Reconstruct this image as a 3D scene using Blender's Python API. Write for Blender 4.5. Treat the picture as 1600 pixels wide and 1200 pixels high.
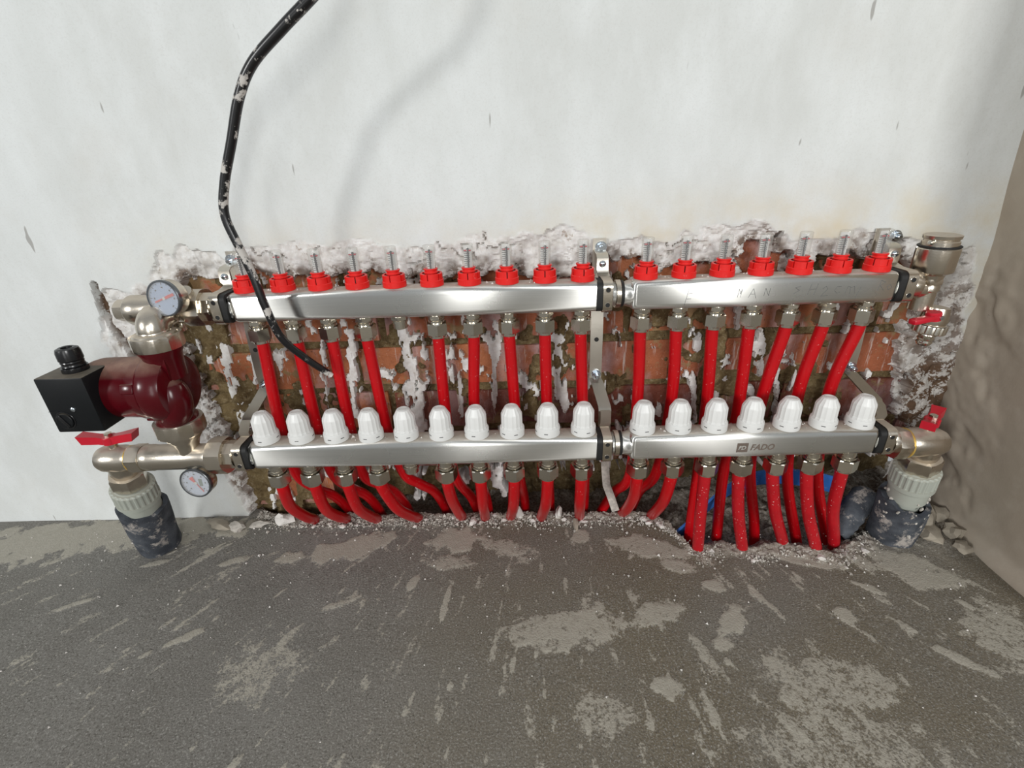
import bpy, bmesh, math, random
import numpy as np
from mathutils import Matrix, Vector

# ------------------------------------------------------------------ clear
for o in list(bpy.data.objects):
    bpy.data.objects.remove(o)
scene = bpy.context.scene
COL = scene.collection

# ------------------------------------------------------------------ camera
cam_d = bpy.data.cameras.new('camera')
cam = bpy.data.objects.new('camera', cam_d)
COL.objects.link(cam)
scene.camera = cam
PITCH, YAW, ROLL = 0.4394, 0.0233, -0.0389
_d = Vector((-math.sin(YAW) * math.cos(PITCH), math.cos(YAW) * math.cos(PITCH), -math.sin(PITCH)))
_r = _d.cross(Vector((0, 0, 1))).normalized()
_u = _r.cross(_d)
_c, _s = math.cos(ROLL), math.sin(ROLL)
_R, _U = _c * _r + _s * _u, -_s * _r + _c * _u
M = Matrix((_R, _U, -_d)).transposed().to_4x4()
M.translation = Vector((0.366, -0.700, 0.5836))
cam.matrix_world = M
cam_d.sensor_width = 36.0
cam_d.lens = 750.0 / 1600.0 * 36.0
cam_d.clip_start = 0.01

# ------------------------------------------------------------------ world and lights
world = bpy.data.worlds.new('world')
scene.world = world
world.use_nodes = True
wb = world.node_tree.nodes['Background']
wb.inputs[0].default_value = (0.93, 0.97, 1.0, 1)
wb.inputs[1].default_value = 0.38


def window_light(name, loc, target, sx, sz, power, color=(1, 1, 1)):
    l = bpy.data.lights.new(name, 'AREA')
    l.shape = 'RECTANGLE'
    l.size, l.size_y = sx, sz
    l.energy = power
    l.color = color
    o = bpy.data.objects.new(name, l)
    COL.objects.link(o)
    o.location = loc
    o.rotation_euler = (Vector(target) - Vector(loc)).to_track_quat('-Z', 'Y').to_euler()
    return o


window_light('window_light_left', (-7.7, -8.9, 4.2), (0.2, 0, 0.5), 1.5, 1.75, 600, (1.0, 1.0, 0.99))
window_light('window_light_right', (1.95, -4.0, 1.75), (0.6, 0, 0.5), 0.80, 1.3, 80, (1.0, 1.0, 0.99))
window_light('balcony_door_light', (0.05, -4.4, 1.15), (0.3, 0, 0.5), 0.6, 2.0, 22, (1.0, 1.0, 0.99))

vs = scene.view_settings
vs.view_transform = 'Standard'
vs.look = 'None'
vs.gamma = 1.0
vs.exposure = 0.0
vs.use_curve_mapping = False

rng = random.Random(7)
nrg = np.random.RandomState(11)

# ------------------------------------------------------------------ numpy noise
_TAB = nrg.rand(256, 256)


def vnoise(x, y, s=0):
    x = np.asarray(x, float) + 37.3 * s
    y = np.asarray(y, float) + 91.7 * s
    xi, yi = np.floor(x).astype(int), np.floor(y).astype(int)
    fx, fy = x - xi, y - yi
    fx, fy = fx * fx * (3 - 2 * fx), fy * fy * (3 - 2 * fy)
    a, b = _TAB[xi & 255, yi & 255], _TAB[(xi + 1) & 255, yi & 255]
    c, d = _TAB[xi & 255, (yi + 1) & 255], _TAB[(xi + 1) & 255, (yi + 1) & 255]
    return (a * (1 - fx) + b * fx) * (1 - fy) + (c * (1 - fx) + d * fx) * fy


def fbm(x, y, o=4, s=0):
    t, a, n = 0, 0.5, 0
    for k in range(o):
        t = t + a * vnoise(x * 2 ** k, y * 2 ** k, s + k)
        n += a
        a *= 0.5
    return t / n


def sstep(e0, e1, x):
    t = np.clip((x - e0) / (e1 - e0), 0, 1)
    return t * t * (3 - 2 * t)


def poly_sd(px, py, poly):
    """signed distance to a polygon, positive inside"""
    P = np.array(poly)
    Q = np.roll(P, -1, 0)
    best = np.full(px.shape, 1e9)
    inside = np.zeros(px.shape, bool)
    for (ax, ay), (bx, by) in zip(P, Q):
        dx, dy = bx - ax, by - ay
        t = np.clip(((px - ax) * dx + (py - ay) * dy) / (dx * dx + dy * dy + 1e-12), 0, 1)
        best = np.minimum(best, np.hypot(px - ax - t * dx, py - ay - t * dy))
        if ay != by:
            c = ((ay > py) != (by > py)) & (px < (bx - ax) * (py - ay) / (by - ay) + ax)
            inside ^= c
    return np.where(inside, best, -best)


def line_d(px, py, pts):
    best = np.full(px.shape, 1e9)
    for (ax, ay), (bx, by) in zip(pts[:-1], pts[1:]):
        dx, dy = bx - ax, by - ay
        t = np.clip(((px - ax) * dx + (py - ay) * dy) / (dx * dx + dy * dy + 1e-12), 0, 1)
        best = np.minimum(best, np.hypot(px - ax - t * dx, py - ay - t * dy))
    return best


# ------------------------------------------------------------------ materials
class NT:
    def __init__(self, name):
        self.m = bpy.data.materials.new(name)
        self.m.use_nodes = True
        self.t = self.m.node_tree
        self.b = self.t.nodes['Principled BSDF']
        self.out = self.t.nodes['Material Output']

    def n(self, typ, **kw):
        nd = self.t.nodes.new(typ)
        for k, v in kw.items():
            if k.startswith('i_'):
                key = k[2:]
                key = int(key) if key.isdigit() else key.replace('_', ' ')
                nd.inputs[key].default_value = v
            else:
                setattr(nd, k, v)
        return nd

    def l(self, a, b):
        self.t.links.new(a, b)

    def coords(self, scale=(1, 1, 1), rot=(0, 0, 0)):
        g = self.n('ShaderNodeNewGeometry')
        mp = self.n('ShaderNodeMapping')
        mp.inputs['Scale'].default_value = scale
        mp.inputs['Rotation'].default_value = rot
        self.l(g.outputs['Position'], mp.inputs[0])
        return mp.outputs[0]

    def noise(self, scale, detail=4, rough=0.55, vec=None, dist=0.0):
        nd = self.n('ShaderNodeTexNoise')
        nd.inputs['Scale'].default_value = scale
        nd.inputs['Detail'].default_value = detail
        nd.inputs['Roughness'].default_value = rough
        nd.inputs['Distortion'].default_value = dist
        self.l(vec if vec is not None else self.coords(), nd.inputs['Vector'])
        return nd.outputs[0]

    def ramp(self, fac, stops):
        nd = self.n('ShaderNodeValToRGB')
        e = nd.color_ramp.elements
        while len(e) < len(stops):
            e.new(0.5)
        for el, (p, c) in zip(e, stops):
            el.position = p
            el.color = (c, c, c, 1) if isinstance(c, (int, float)) else (*c, 1)
        self.l(fac, nd.inputs[0])
        return nd.outputs[0]

    def mix(self, fac, a, b, mode='MIX'):
        nd = self.n('ShaderNodeMix', data_type='RGBA', blend_type=mode)
        for sock, v in ((nd.inputs[0], fac), (nd.inputs[6], a), (nd.inputs[7], b)):
            if isinstance(v, (int, float)):
                sock.default_value = v
            elif isinstance(v, tuple):
                sock.default_value = (*v, 1)
            else:
                self.l(v, sock)
        return nd.outputs[2]

    def math(self, op, a, b=0.0, clamp=False):
        nd = self.n('ShaderNodeMath', operation=op, use_clamp=clamp)
        for sock, v in ((nd.inputs[0], a), (nd.inputs[1], b)):
            if isinstance(v, (int, float)):
                sock.default_value = v
            else:
                self.l(v, sock)
        return nd.outputs[0]

    def attr(self, name):
        return self.n('ShaderNodeAttribute', attribute_name=name).outputs['Fac']

    def bump(self, h, strength=0.3, dist=0.001):
        nd = self.n('ShaderNodeBump')
        nd.inputs['Strength'].default_value = strength
        nd.inputs['Distance'].default_value = dist
        self.l(h, nd.inputs['Height'])
        self.l(nd.outputs[0], self.b.inputs['Normal'])

    def upward(self, lo=0.6, hi=0.95):
        g = self.n('ShaderNodeNewGeometry')
        sp = self.n('ShaderNodeSeparateXYZ')
        self.l(g.outputs['Normal'], sp.inputs[0])
        mr = self.n('ShaderNodeMapRange')
        mr.inputs[1].default_value, mr.inputs[2].default_value = lo, hi
        self.l(sp.outputs[2], mr.inputs[0])
        return mr.outputs[0]

    def set(self, color=None, rough=None, metal=None, spec=None):
        for k, v in (('Base Color', color), ('Roughness', rough), ('Metallic', metal), ('Specular IOR Level', spec)):
            if v is None:
                continue
            if isinstance(v, (int, float)):
                self.b.inputs[k].default_value = v
            elif isinstance(v, tuple):
                self.b.inputs[k].default_value = (*v, 1)
            else:
                self.l(v, self.b.inputs[k])
        return self


def simple(name, col, rough=0.5, metal=0.0, var=0.08, scale=60, bump=0.0, bscale=300, dust=0.0, spec=None,
           dustcol=(0.42, 0.35, 0.27), speck=0.0):
    t = NT(name)
    n = t.noise(scale, 3)
    lo = tuple(c * (1 - var) for c in col)
    hi = tuple(min(1, c * (1 + var)) for c in col)
    c = t.mix(n, lo, hi)
    if speck:
        sp = t.ramp(t.noise(330, 2), [(0.69, 0.0), (0.72, 1.0)])
        c = t.mix(t.math('MULTIPLY', sp, speck), c, (0.75, 0.71, 0.66))
    r = rough
    met = metal
    if dust:
        f = t.math('MULTIPLY', t.upward(), t.ramp(t.noise(90, 4), [(0.3, dust * 0.55), (0.65, dust)]))
        c = t.mix(f, c, dustcol)
        r = t.math('ADD', t.math('MULTIPLY', f, 0.75 - rough), rough)
        met = t.math('MULTIPLY', t.math('SUBTRACT', 1.0, f), metal)
    t.set(color=c, rough=r, metal=met, spec=spec)
    if bump:
        t.bump(t.noise(bscale, 3), bump, 0.001)
    return t.m


MAT = {}
# plaster of the back wall
t = NT('plaster')
big = t.noise(2.3, 5, 0.6)
mid = t.noise(11, 5, 0.65, t.coords((1, 1, 0.45), (0, 0.5, 0)))
c = t.mix(t.ramp(big, [(0.3, 0.0), (0.7, 1.0)]), (0.62, 0.635, 0.615), (0.70, 0.725, 0.715))
c = t.mix(t.ramp(mid, [(0.42, 0.0), (0.66, 0.75)]), c, (0.745, 0.77, 0.765))
c = t.mix(t.ramp(t.noise(7, 4, 0.6, t.coords((1, 1, 1), (0, 0, 0))), [(0.55, 0.0), (0.72, 0.35)]), c, (0.60, 0.585, 0.54))
grain = t.noise(420, 3, 0.7)
c = t.mix(t.ramp(grain, [(0.3, 0.22), (0.5, 0.0)]), c, (0.5, 0.49, 0.46))
fl = t.noise(60, 2, 0.5, t.coords((1.0, 1.0, 0.22), (0, -0.45, 0)))
c = t.mix(t.ramp(fl, [(0.735, 0.0), (0.755, 0.75)]), c, (0.30, 0.29, 0.27))
stain = t.math('MULTIPLY', t.attr('stain'), t.ramp(t.noise(18, 4), [(0.35, 0.0), (0.7, 1.0)]))
c = t.mix(stain, c, (0.63, 0.58, 0.46))
br = t.attr('broken')
bcol = t.mix(t.ramp(t.noise(70, 4, 0.7), [(0.35, 0.0), (0.65, 1.0)]), (0.60, 0.575, 0.535), (0.78, 0.775, 0.76))
bcol = t.mix(t.ramp(t.noise(45, 5, 0.8), [(0.62, 0.0), (0.68, 0.7)]), bcol, (0.28, 0.20, 0.14))
c = t.mix(br, c, bcol)
dirt = t.math('MULTIPLY', t.attr('dirt'), t.ramp(t.noise(48, 6, 0.75), [(0.46, 0.0), (0.51, 1.0)]))
gy = t.math('MULTIPLY', t.attr('dirt'), 0.22)
c = t.mix(gy, c, (0.36, 0.30, 0.25))
c = t.mix(dirt, c, (0.13, 0.08, 0.05))
t.set(color=c, rough=0.9, spec=0.2)
t.bump(t.math('ADD', t.math('MULTIPLY', t.noise(260, 4, 0.7), t.math('ADD', t.math('MULTIPLY', br, 0.5), 0.35)), t.noise(25, 3)), 0.35, 0.0018)
MAT['plaster'] = t.m

# grey cement plaster of the side wall
t = NT('cement_plaster')
c = t.mix(t.ramp(t.noise(4, 5, 0.6), [(0.3, 0.0), (0.7, 1.0)]), (0.335, 0.285, 0.225), (0.44, 0.385, 0.315))
c = t.mix(t.ramp(t.noise(30, 4), [(0.5, 0.0), (0.7, 0.3)]), c, (0.52, 0.47, 0.40))
c = t.mix(t.ramp(t.noise(17, 5, 0.8), [(0.66, 0.0), (0.70, 0.6)]), c, (0.13, 0.115, 0.10))
t.set(color=c, rough=0.92, spec=0.15)
t.bump(t.math('ADD', t.noise(22, 4), t.math('MULTIPLY', t.noise(300, 3), 0.25)), 0.3, 0.002)
MAT['cement'] = t.m

# floor screed with pale plaster smears
t = NT('screed')
c = t.mix(t.ramp(t.noise(6, 5, 0.6), [(0.3, 0.0), (0.7, 1.0)]), (0.170, 0.160, 0.142), (0.225, 0.215, 0.195))
c = t.mix(t.math('MULTIPLY', t.attr('warm'), t.ramp(t.noise(5, 3, 0.5), [(0.3, 0.35), (0.6, 1.0)])), c, (0.165, 0.140, 0.100))
c = t.mix(t.ramp(t.noise(430, 3, 0.7), [(0.52, 0.0), (0.66, 0.75)]), c, (0.37, 0.36, 0.33))
c = t.mix(t.ramp(t.noise(380, 3, 0.7), [(0.34, 0.8), (0.46, 0.0)]), c, (0.085, 0.078, 0.065))
br_ = t.math('SUBTRACT', t.noise(230, 5, 0.8), 0.5)
sm = t.math('ADD', t.math('ADD', t.attr('smear'), t.math('MULTIPLY', br_, 1.7)), t.math('MULTIPLY', t.math('SUBTRACT', t.noise(45, 4, 0.7), 0.5), 0.9))
f = t.ramp(sm, [(0.40, 0.0), (0.56, 1.0)])
c = t.mix(t.math('MULTIPLY', f, 0.82), c, t.mix(t.noise(90, 4), (0.36, 0.335, 0.275), (0.47, 0.44, 0.375)))
f2 = t.math('MULTIPLY', t.attr('soil'), t.ramp(t.noise(120, 4), [(0.3, 0.55), (0.6, 1.0)]))
c = t.mix(f2, c, t.mix(t.ramp(t.noise(190, 4, 0.8), [(0.40, 0.0), (0.60, 1.0)]), (0.16, 0.125, 0.095), (0.48, 0.44, 0.39)))
t.set(color=c, rough=0.85, spec=0.25)
t.bump(t.math('ADD', t.math('MULTIPLY', t.noise(420, 3), 0.8), t.math('MULTIPLY', t.noise(60, 3), 0.8)), 0.8, 0.0014)
MAT['screed'] = t.m

# brick
def brick_mat(name, ca, cb, film):
  t = NT(name)
  oi = t.n('ShaderNodeObjectInfo')
  c = t.mix(oi.outputs['Random'], ca, cb)
  c = t.mix(t.ramp(t.noise(26, 5, 0.7), [(0.35, 0.0), (0.7, 0.8)]), c, tuple(q * 0.62 for q in ca))
  c = t.mix(t.ramp(t.noise(13, 4, 0.6, t.coords((1.5, 1, 0.8))), [(0.48, 0.0), (0.66, film)]), c, (0.50, 0.38, 0.39))
  st = t.noise(60, 4, 0.7, t.coords((1.6, 1, 0.16)))
  c = t.mix(t.ramp(st, [(0.60, 0.0), (0.68, 0.75)]), c, (0.60, 0.50, 0.45))
  c = t.mix(t.ramp(t.noise(260, 3, 0.7), [(0.68, 0.0), (0.72, 0.8)]), c, (0.66, 0.60, 0.54))
  c = t.mix(t.ramp(t.noise(21, 4, 0.7), [(0.56, 0.0), (0.63, 0.85)]), c, (0.25, 0.175, 0.08))
  c = t.mix(t.ramp(t.noise(120, 4, 0.8), [(0.30, 0.85), (0.37, 0.0)]), c, (0.05, 0.02, 0.012))
  t.set(color=c, rough=t.ramp(t.noise(30, 3), [(0.3, 0.30), (0.7, 0.7)]), spec=0.4)
  t.bump(t.noise(180, 5, 0.75), 0.8, 0.0025)
  return t.m


MAT['brick'] = brick_mat('brick_clay', (0.34, 0.10, 0.042), (0.47, 0.165, 0.065), 0.6)
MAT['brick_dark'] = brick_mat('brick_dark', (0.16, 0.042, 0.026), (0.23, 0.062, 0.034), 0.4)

t = NT('mortar')
c = t.mix(t.ramp(t.noise(35, 5, 0.75), [(0.35, 0.0), (0.68, 1.0)]), (0.13, 0.085, 0.04), (0.33, 0.25, 0.125))
c = t.mix(t.ramp(t.noise(140, 4, 0.8), [(0.55, 0.0), (0.7, 0.6)]), c, (0.46, 0.39, 0.27))
c = t.mix(t.ramp(t.noise(60, 4, 0.8), [(0.62, 0.0), (0.66, 0.8)]), c, (0.06, 0.04, 0.025))
t.set(color=c, rough=0.95, spec=0.1)
t.bump(t.math('ADD', t.noise(210, 5, 0.8), t.math('MULTIPLY', t.noise(45, 4, 0.8), 1.5)), 1.0, 0.005)
MAT['mortar'] = t.m


# brushed steel of the bars
def brushed(name, base, rough):
    t = NT(name)
    br = t.noise(1.0, 3, 0.6, t.coords((7, 1600, 1600)))
    c = t.mix(br, tuple(b * 0.86 for b in base), tuple(min(1, b * 1.1) for b in base))
    f = t.math('MULTIPLY', t.upward(0.75, 0.98), t.ramp(t.noise(70, 5, 0.7), [(0.25, 0.55), (0.6, 0.92)]))
    c = t.mix(f, c, t.mix(t.noise(120, 3), (0.30, 0.245, 0.185), (0.46, 0.40, 0.33)))
    sm = t.ramp(t.noise(9, 4), [(0.35, 0.0), (0.75, 0.16)])
    r = t.math('ADD', t.math('ADD', t.math('MULTIPLY', f, 0.5), rough), t.math('MULTIPLY', sm, 0.25))
    t.set(color=c, rough=r, metal=t.math('SUBTRACT', 1.0, f))
    t.b.inputs['Anisotropic'].default_value = 0.98
    t.b.inputs['Anisotropic Rotation'].default_value = 0.25
    tg = t.n('ShaderNodeTangent', direction_type='RADIAL', axis='Z')
    t.l(tg.outputs[0], t.b.inputs['Tangent'])
    t.bump(br, 0.05, 0.0003)
    return t.m


MAT['steel'] = brushed('brushed_steel', (0.80, 0.795, 0.76), 0.26)
MAT['nickel'] = simple('nickel', (0.66, 0.60, 0.51), 0.24, 1.0, 0.10, 40, 0.10, 500, dust=0.55)
MAT['nickel_clean'] = simple('nickel_clean', (0.70, 0.66, 0.58), 0.20, 1.0, 0.10, 60, 0.05, 300)
MAT['zinc'] = simple('zinc_steel', (0.62, 0.58, 0.51), 0.33, 1.0, 0.12, 40, 0.08, 400)
MAT['blue_zinc'] = simple('blue_zinc', (0.60, 0.66, 0.72), 0.2, 1.0)
MAT['brass'] = simple('brass_seal', (0.75, 0.5, 0.12), 0.35, 0.6)
MAT['red_plastic'] = simple('red_plastic', (0.74, 0.014, 0.012), 0.34, 0, 0.1, 90, speck=0.12)
MAT['dark_slot'] = simple('dark_slot', (0.05, 0.004, 0.004), 0.6)
MAT['pipe'] = simple('red_pipe', (0.47, 0.002, 0.006), 0.28, 0, 0.12, 40, speck=0.25)
MAT['pipe_dusty'] = simple('red_pipe_dusty', (0.42, 0.007, 0.013), 0.32, 0, 0.25, 60, speck=0.9)
MAT['white_plastic'] = simple('white_plastic', (0.72, 0.72, 0.70), 0.38, 0, 0.04, 50)
MAT['grey_print'] = simple('grey_print', (0.09, 0.09, 0.09), 0.6)
MAT['pump_red'] = simple('pump_red', (0.072, 0.002, 0.005), 0.22, 0, 0.15, 50, 0.05, 200, spec=0.35, dust=0.95, dustcol=(0.30, 0.19, 0.14))
MAT['black_plastic'] = simple('black_plastic', (0.006, 0.007, 0.008), 0.42, spec=0.25, metal=0, var=0.2, scale=60, bump=0.1, bscale=900, dust=0.7, dustcol=(0.20, 0.17, 0.13))
MAT['black_gloss'] = simple('black_gloss', (0.009, 0.009, 0.010), 0.25)
MAT['rubber'] = simple('rubber', (0.008, 0.008, 0.008), 0.6)
MAT['handle_red'] = simple('handle_red', (0.52, 0.010, 0.026), 0.32, 0, 0.12)
MAT['ppr'] = simple('ppr_grey', (0.37, 0.39, 0.34), 0.55, 0, 0.06, 60, dust=0.3)
MAT['dial'] = simple('dial', (0.42, 0.53, 0.76), 0.4, 0, 0.03)
MAT['dial_white'] = simple('dial_white', (0.56, 0.63, 0.79), 0.4, 0, 0.03)
MAT['needle'] = simple('needle', (0.75, 0.03, 0.03), 0.4)
MAT['ink'] = simple('ink', (0.02, 0.02, 0.025), 0.6)
MAT['ink_red'] = simple('ink_red', (0.45, 0.01, 0.03), 0.5)
MAT['ink_green'] = simple('ink_green', (0.10, 0.17, 0.14), 0.5)
MAT['pencil'] = simple('pencil', (0.11, 0.11, 0.11), 0.55)
MAT['etch'] = simple('etch', (0.13, 0.10, 0.08), 0.7, 0.0)
MAT['bezel'] = simple('bezel', (0.16, 0.17, 0.18), 0.25, 0.8)
MAT['blue'] = simple('blue_plastic', (0.035, 0.16, 0.52), 0.4, 0, 0.3, 60, speck=0.6)
MAT['stone'] = simple('stone', (0.34, 0.30, 0.24), 0.9, 0, 0.35, 70, 0.6, 200)
MAT['chalk'] = simple('chalk', (0.66, 0.63, 0.59), 0.9, 0, 0.15, 80, 0.6, 300)
MAT['crumb'] = simple('crumb', (0.46, 0.43, 0.385), 0.9, 0, 0.65, 160, 0.5, 300)

t = NT('foam')
c = t.mix(t.ramp(t.noise(40, 4), [(0.4, 0.0), (0.7, 1.0)]), (0.045, 0.05, 0.06), (0.10, 0.11, 0.125))
c = t.mix(t.ramp(t.noise(32, 5, 0.75), [(0.54, 0.0), (0.64, 0.8)]), c, (0.46, 0.42, 0.38))
t.set(color=c, rough=0.85, spec=0.2)
t.bump(t.noise(500, 3), 0.6, 0.001)
MAT['foam'] = t.m

t = NT('cable_jacket')
f = t.ramp(t.noise(34, 5, 0.7), [(0.535, 0.0), (0.575, 0.9)])
c = t.mix(f, (0.008, 0.008, 0.009), (0.56, 0.53, 0.49))
t.set(color=c, rough=t.math('ADD', t.math('MULTIPLY', f, 0.5), 0.3))
MAT['cable'] = t.m

# clear plastic
t = NT('clear_plastic')
tr = t.n('ShaderNodeBsdfTransparent')
tr.inputs[0].default_value = (0.95, 0.95, 0.94, 1)
gl = t.n('ShaderNodeBsdfGlossy')
gl.inputs['Roughness'].default_value = 0.08
lw = t.n('ShaderNodeLayerWeight')
lw.inputs[0].default_value = 0.35
ms = t.n('ShaderNodeMixShader')
df = t.n('ShaderNodeBsdfDiffuse')
df.inputs[0].default_value = (0.78, 0.76, 0.72, 1)
m2 = t.n('ShaderNodeMixShader')
m2.inputs[0].default_value = 0.16
t.l(tr.outputs[0], m2.inputs[1])
t.l(df.outputs[0], m2.inputs[2])
t.l(t.ramp(lw.outputs['Facing'], [(0.0, 0.04), (0.75, 0.12), (1.0, 0.55)]), ms.inputs[0])
t.l(m2.outputs[0], ms.inputs[1])
t.l(gl.outputs[0], ms.inputs[2])
t.l(ms.outputs[0], t.out.inputs['Surface'])
MAT['clear'] = t.m


# ------------------------------------------------------------------ mesh helpers
OFF = {}


def axis_m(axis, loc=(0, 0, 0), spin=0.0):
    q = Vector((0, 0, 1)).rotation_difference(Vector(axis).normalized())
    return Matrix.Translation(Vector(loc)) @ q.to_matrix().to_4x4() @ Matrix.Rotation(spin, 4, 'Z')


class G:
    def __init__(self):
        self.v, self.f = [], []

    def add(self, vs, fs, m=None):
        o = len(self.v)
        for p in vs:
            p = Vector(p)
            self.v.append(tuple(m @ p) if m is not None else tuple(p))
        self.f += [tuple(i + o for i in f) for f in fs]
        return self

    def lathe(self, prof, seg=32, m=None, rmod=None, a0=0.0, a1=None):
        vs, fs = [], []
        full = a1 is None
        n = seg if full else seg + 1
        for r, h in prof:
            for k in range(n):
                a = a0 + (2 * math.pi * k / seg if full else (a1 - a0) * k / seg)
                rr = r * (rmod(k, h) if rmod else 1)
                vs.append((rr * math.cos(a), rr * math.sin(a), h))
        for i in range(len(prof) - 1):
            for k in range(seg):
                k2 = (k + 1) % n
                fs.append((i * n + k, i * n + k2, (i + 1) * n + k2, (i + 1) * n + k))
        if full:
            if prof[0][0] > 1e-6:
                fs.append(tuple(range(n - 1, -1, -1)))
            if prof[-1][0] > 1e-6:
                fs.append(tuple((len(prof) - 1) * n + k for k in range(n)))
        return self.add(vs, fs, m)

    def ring(self, r0, r1, z0, z1, seg=32, m=None, b=0.0006):
        p = [(r0, z0), (r1 - b, z0), (r1, z0 + b), (r1, z1 - b), (r1 - b, z1), (r0, z1), (r0, z0)]
        vs, fs = [], []
        for r, h in p[:-1]:
            for k in range(seg):
                a = 2 * math.pi * k / seg
                vs.append((r * math.cos(a), r * math.sin(a), h))
        L = len(p) - 1
        for i in range(L):
            for k in range(seg):
                fs.append((i * seg + k, i * seg + (k + 1) % seg, ((i + 1) % L) * seg + (k + 1) % seg, ((i + 1) % L) * seg + k))
        return self.add(vs, fs, m)

    def nut(self, r, z0, z1, n=6, m=None, ch=0.0016, spin=0.0):
        """polygonal nut with chamfered ends"""
        mm = (m or Matrix()) @ Matrix.Rotation(spin, 4, 'Z')
        seg = n * 4
        ap = math.cos(math.pi / n)

        def rm(k, h):
            a = (2 * math.pi * k / seg) % (2 * math.pi / n)
            full = ap / math.cos(a - math.pi / n)
            return full
        def rc(k, h):
            a = (2 * math.pi * k / seg) % (2 * math.pi / n)
            full = ap / math.cos(a - math.pi / n)
            return min(full, (ap + 1) / 2 * 0.985)
        vs, fs = [], []
        prof = [(r, z0, rc), (r, z0 + ch, rm), (r, z1 - ch, rm), (r, z1, rc)]
        for rr, h, fn in prof:
            for k in range(seg):
                a = 2 * math.pi * k / seg
                q = rr * fn(k, h)
                vs.append((q * math.cos(a), q * math.sin(a), h))
        for i in range(3):
            for k in range(seg):
                fs.append((i * seg + k, i * seg + (k + 1) % seg, (i + 1) * seg + (k + 1) % seg, (i + 1) * seg + k))
        fs.append(tuple(range(seg - 1, -1, -1)))
        fs.append(tuple(3 * seg + k for k in range(seg)))
        return self.add(vs, fs, mm)

    def tube(self, pts, r, seg=14, caps=True, radii=None):
        pts = [Vector(p) for p in pts]
        n = len(pts)
        tang = [(pts[min(i + 1, n - 1)] - pts[max(i - 1, 0)]).normalized() for i in range(n)]
        ref = Vector((1, 0, 0)) if abs(tang[0].x) < 0.9 else Vector((0, 1, 0))
        nx = (ref - tang[0] * ref.dot(tang[0])).normalized()
        vs, fs = [], []
        for i in range(n):
            nx = (nx - tang[i] * nx.dot(tang[i])).normalized()
            ny = tang[i].cross(nx)
            rr = radii[i] if radii else r
            for k in range(seg):
                a = 2 * math.pi * k / seg
                vs.append(pts[i] + nx * (rr * math.cos(a)) + ny * (rr * math.sin(a)))
        for i in range(n - 1):
            for k in range(seg):
                fs.append((i * seg + k, i * seg + (k + 1) % seg, (i + 1) * seg + (k + 1) % seg, (i + 1) * seg + k))
        if caps:
            fs.append(tuple(range(seg - 1, -1, -1)))
            fs.append(tuple((n - 1) * seg + k for k in range(seg)))
        return self.add(vs, fs)

    def box(self, c, s, bev=0.0, seg=2, m=None):
        bm = bmesh.new()
        bmesh.ops.create_cube(bm, size=1.0)
        for v in bm.verts:
            v.co = Vector((v.co.x * s[0], v.co.y * s[1], v.co.z * s[2]))
        if bev > 0:
            bmesh.ops.bevel(bm, geom=list(bm.edges), offset=bev, segments=seg, profile=0.5, affect='EDGES')
        bm.verts.index_update()
        mm = (m or Matrix()) @ Matrix.Translation(Vector(c))
        self.add([v.co.copy() for v in bm.verts], [tuple(v.index for v in f.verts) for f in bm.faces], mm)
        bm.free()
        return self

    def ribbon(self, pts, w, th, wdir=(1, 0, 0)):
        """flat strap bent along a polyline; width along wdir"""
        pts = [Vector(p) for p in pts]
        wd = Vector(wdir).normalized()
        n = len(pts)
        vs, fs = [], []
        for i in range(n):
            tg = (pts[min(i + 1, n - 1)] - pts[max(i - 1, 0)]).normalized()
            nn = wd.cross(tg).normalized()
            for a, b in ((-1, -1), (1, -1), (1, 1), (-1, 1)):
                vs.append(pts[i] + wd * (a * w / 2) + nn * (b * th / 2))
        for i in range(n - 1):
            for k in range(4):
                fs.append((i * 4 + k, i * 4 + (k + 1) % 4, (i + 1) * 4 + (k + 1) % 4, (i + 1) * 4 + k))
        fs.append((3, 2, 1, 0))
        fs.append(tuple((n - 1) * 4 + k for k in range(4)))
        return self.add(vs, fs)

    def rock(self, c, s, seed, squash=(1, 1, 1), sub=1):
        bm = bmesh.new()
        bmesh.ops.create_icosphere(bm, subdivisions=sub, radius=1.0)
        rr = random.Random(seed)
        rot = Matrix.Rotation(rr.random() * 6.3, 3, 'Z') @ Matrix.Rotation(rr.uniform(-.4, .4), 3, 'X')
        bm.verts.index_update()
        vs = []
        for v in bm.verts:
            k = rr.uniform(0.68, 1.18)
            p = Vector((v.co.x * squash[0], v.co.y * squash[1], v.co.z * squash[2])) * k * s
            vs.append(rot @ p + Vector(c))
        self.add(vs, [tuple(v.index for v in f.verts) for f in bm.faces])
        bm.free()
        return self

    def build(self, name, mat, parent=None, smooth=35, origin=None):
        off = OFF.get(parent.name, Vector()) if parent is not None else Vector(origin or (0, 0, 0))
        me = bpy.data.meshes.new(name)
        me.from_pydata([tuple(Vector(p) - off) for p in self.v], [], self.f)
        me.validate()
        bm = bmesh.new()
        bm.from_mesh(me)
        bmesh.ops.recalc_face_normals(bm, faces=bm.faces)
        bm.to_mesh(me)
        bm.free()
        if smooth:
            me.polygons.foreach_set('use_smooth', [True] * len(me.polygons))
            me.set_sharp_from_angle(angle=math.radians(smooth))
        me.materials.append(MAT[mat] if isinstance(mat, str) else mat)
        o = bpy.data.objects.new(name, me)
        COL.objects.link(o)
        if parent is not None:
            o.parent = parent
            OFF[o.name] = off
        else:
            o.location = off
            OFF[o.name] = Vector(off)
        return o


def tag(o, label=None, cat=None, group=None, kind=None):
    for k, v in (('label', label), ('category', cat), ('group', group), ('kind', kind)):
        if v:
            o[k] = v
    return o


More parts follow.
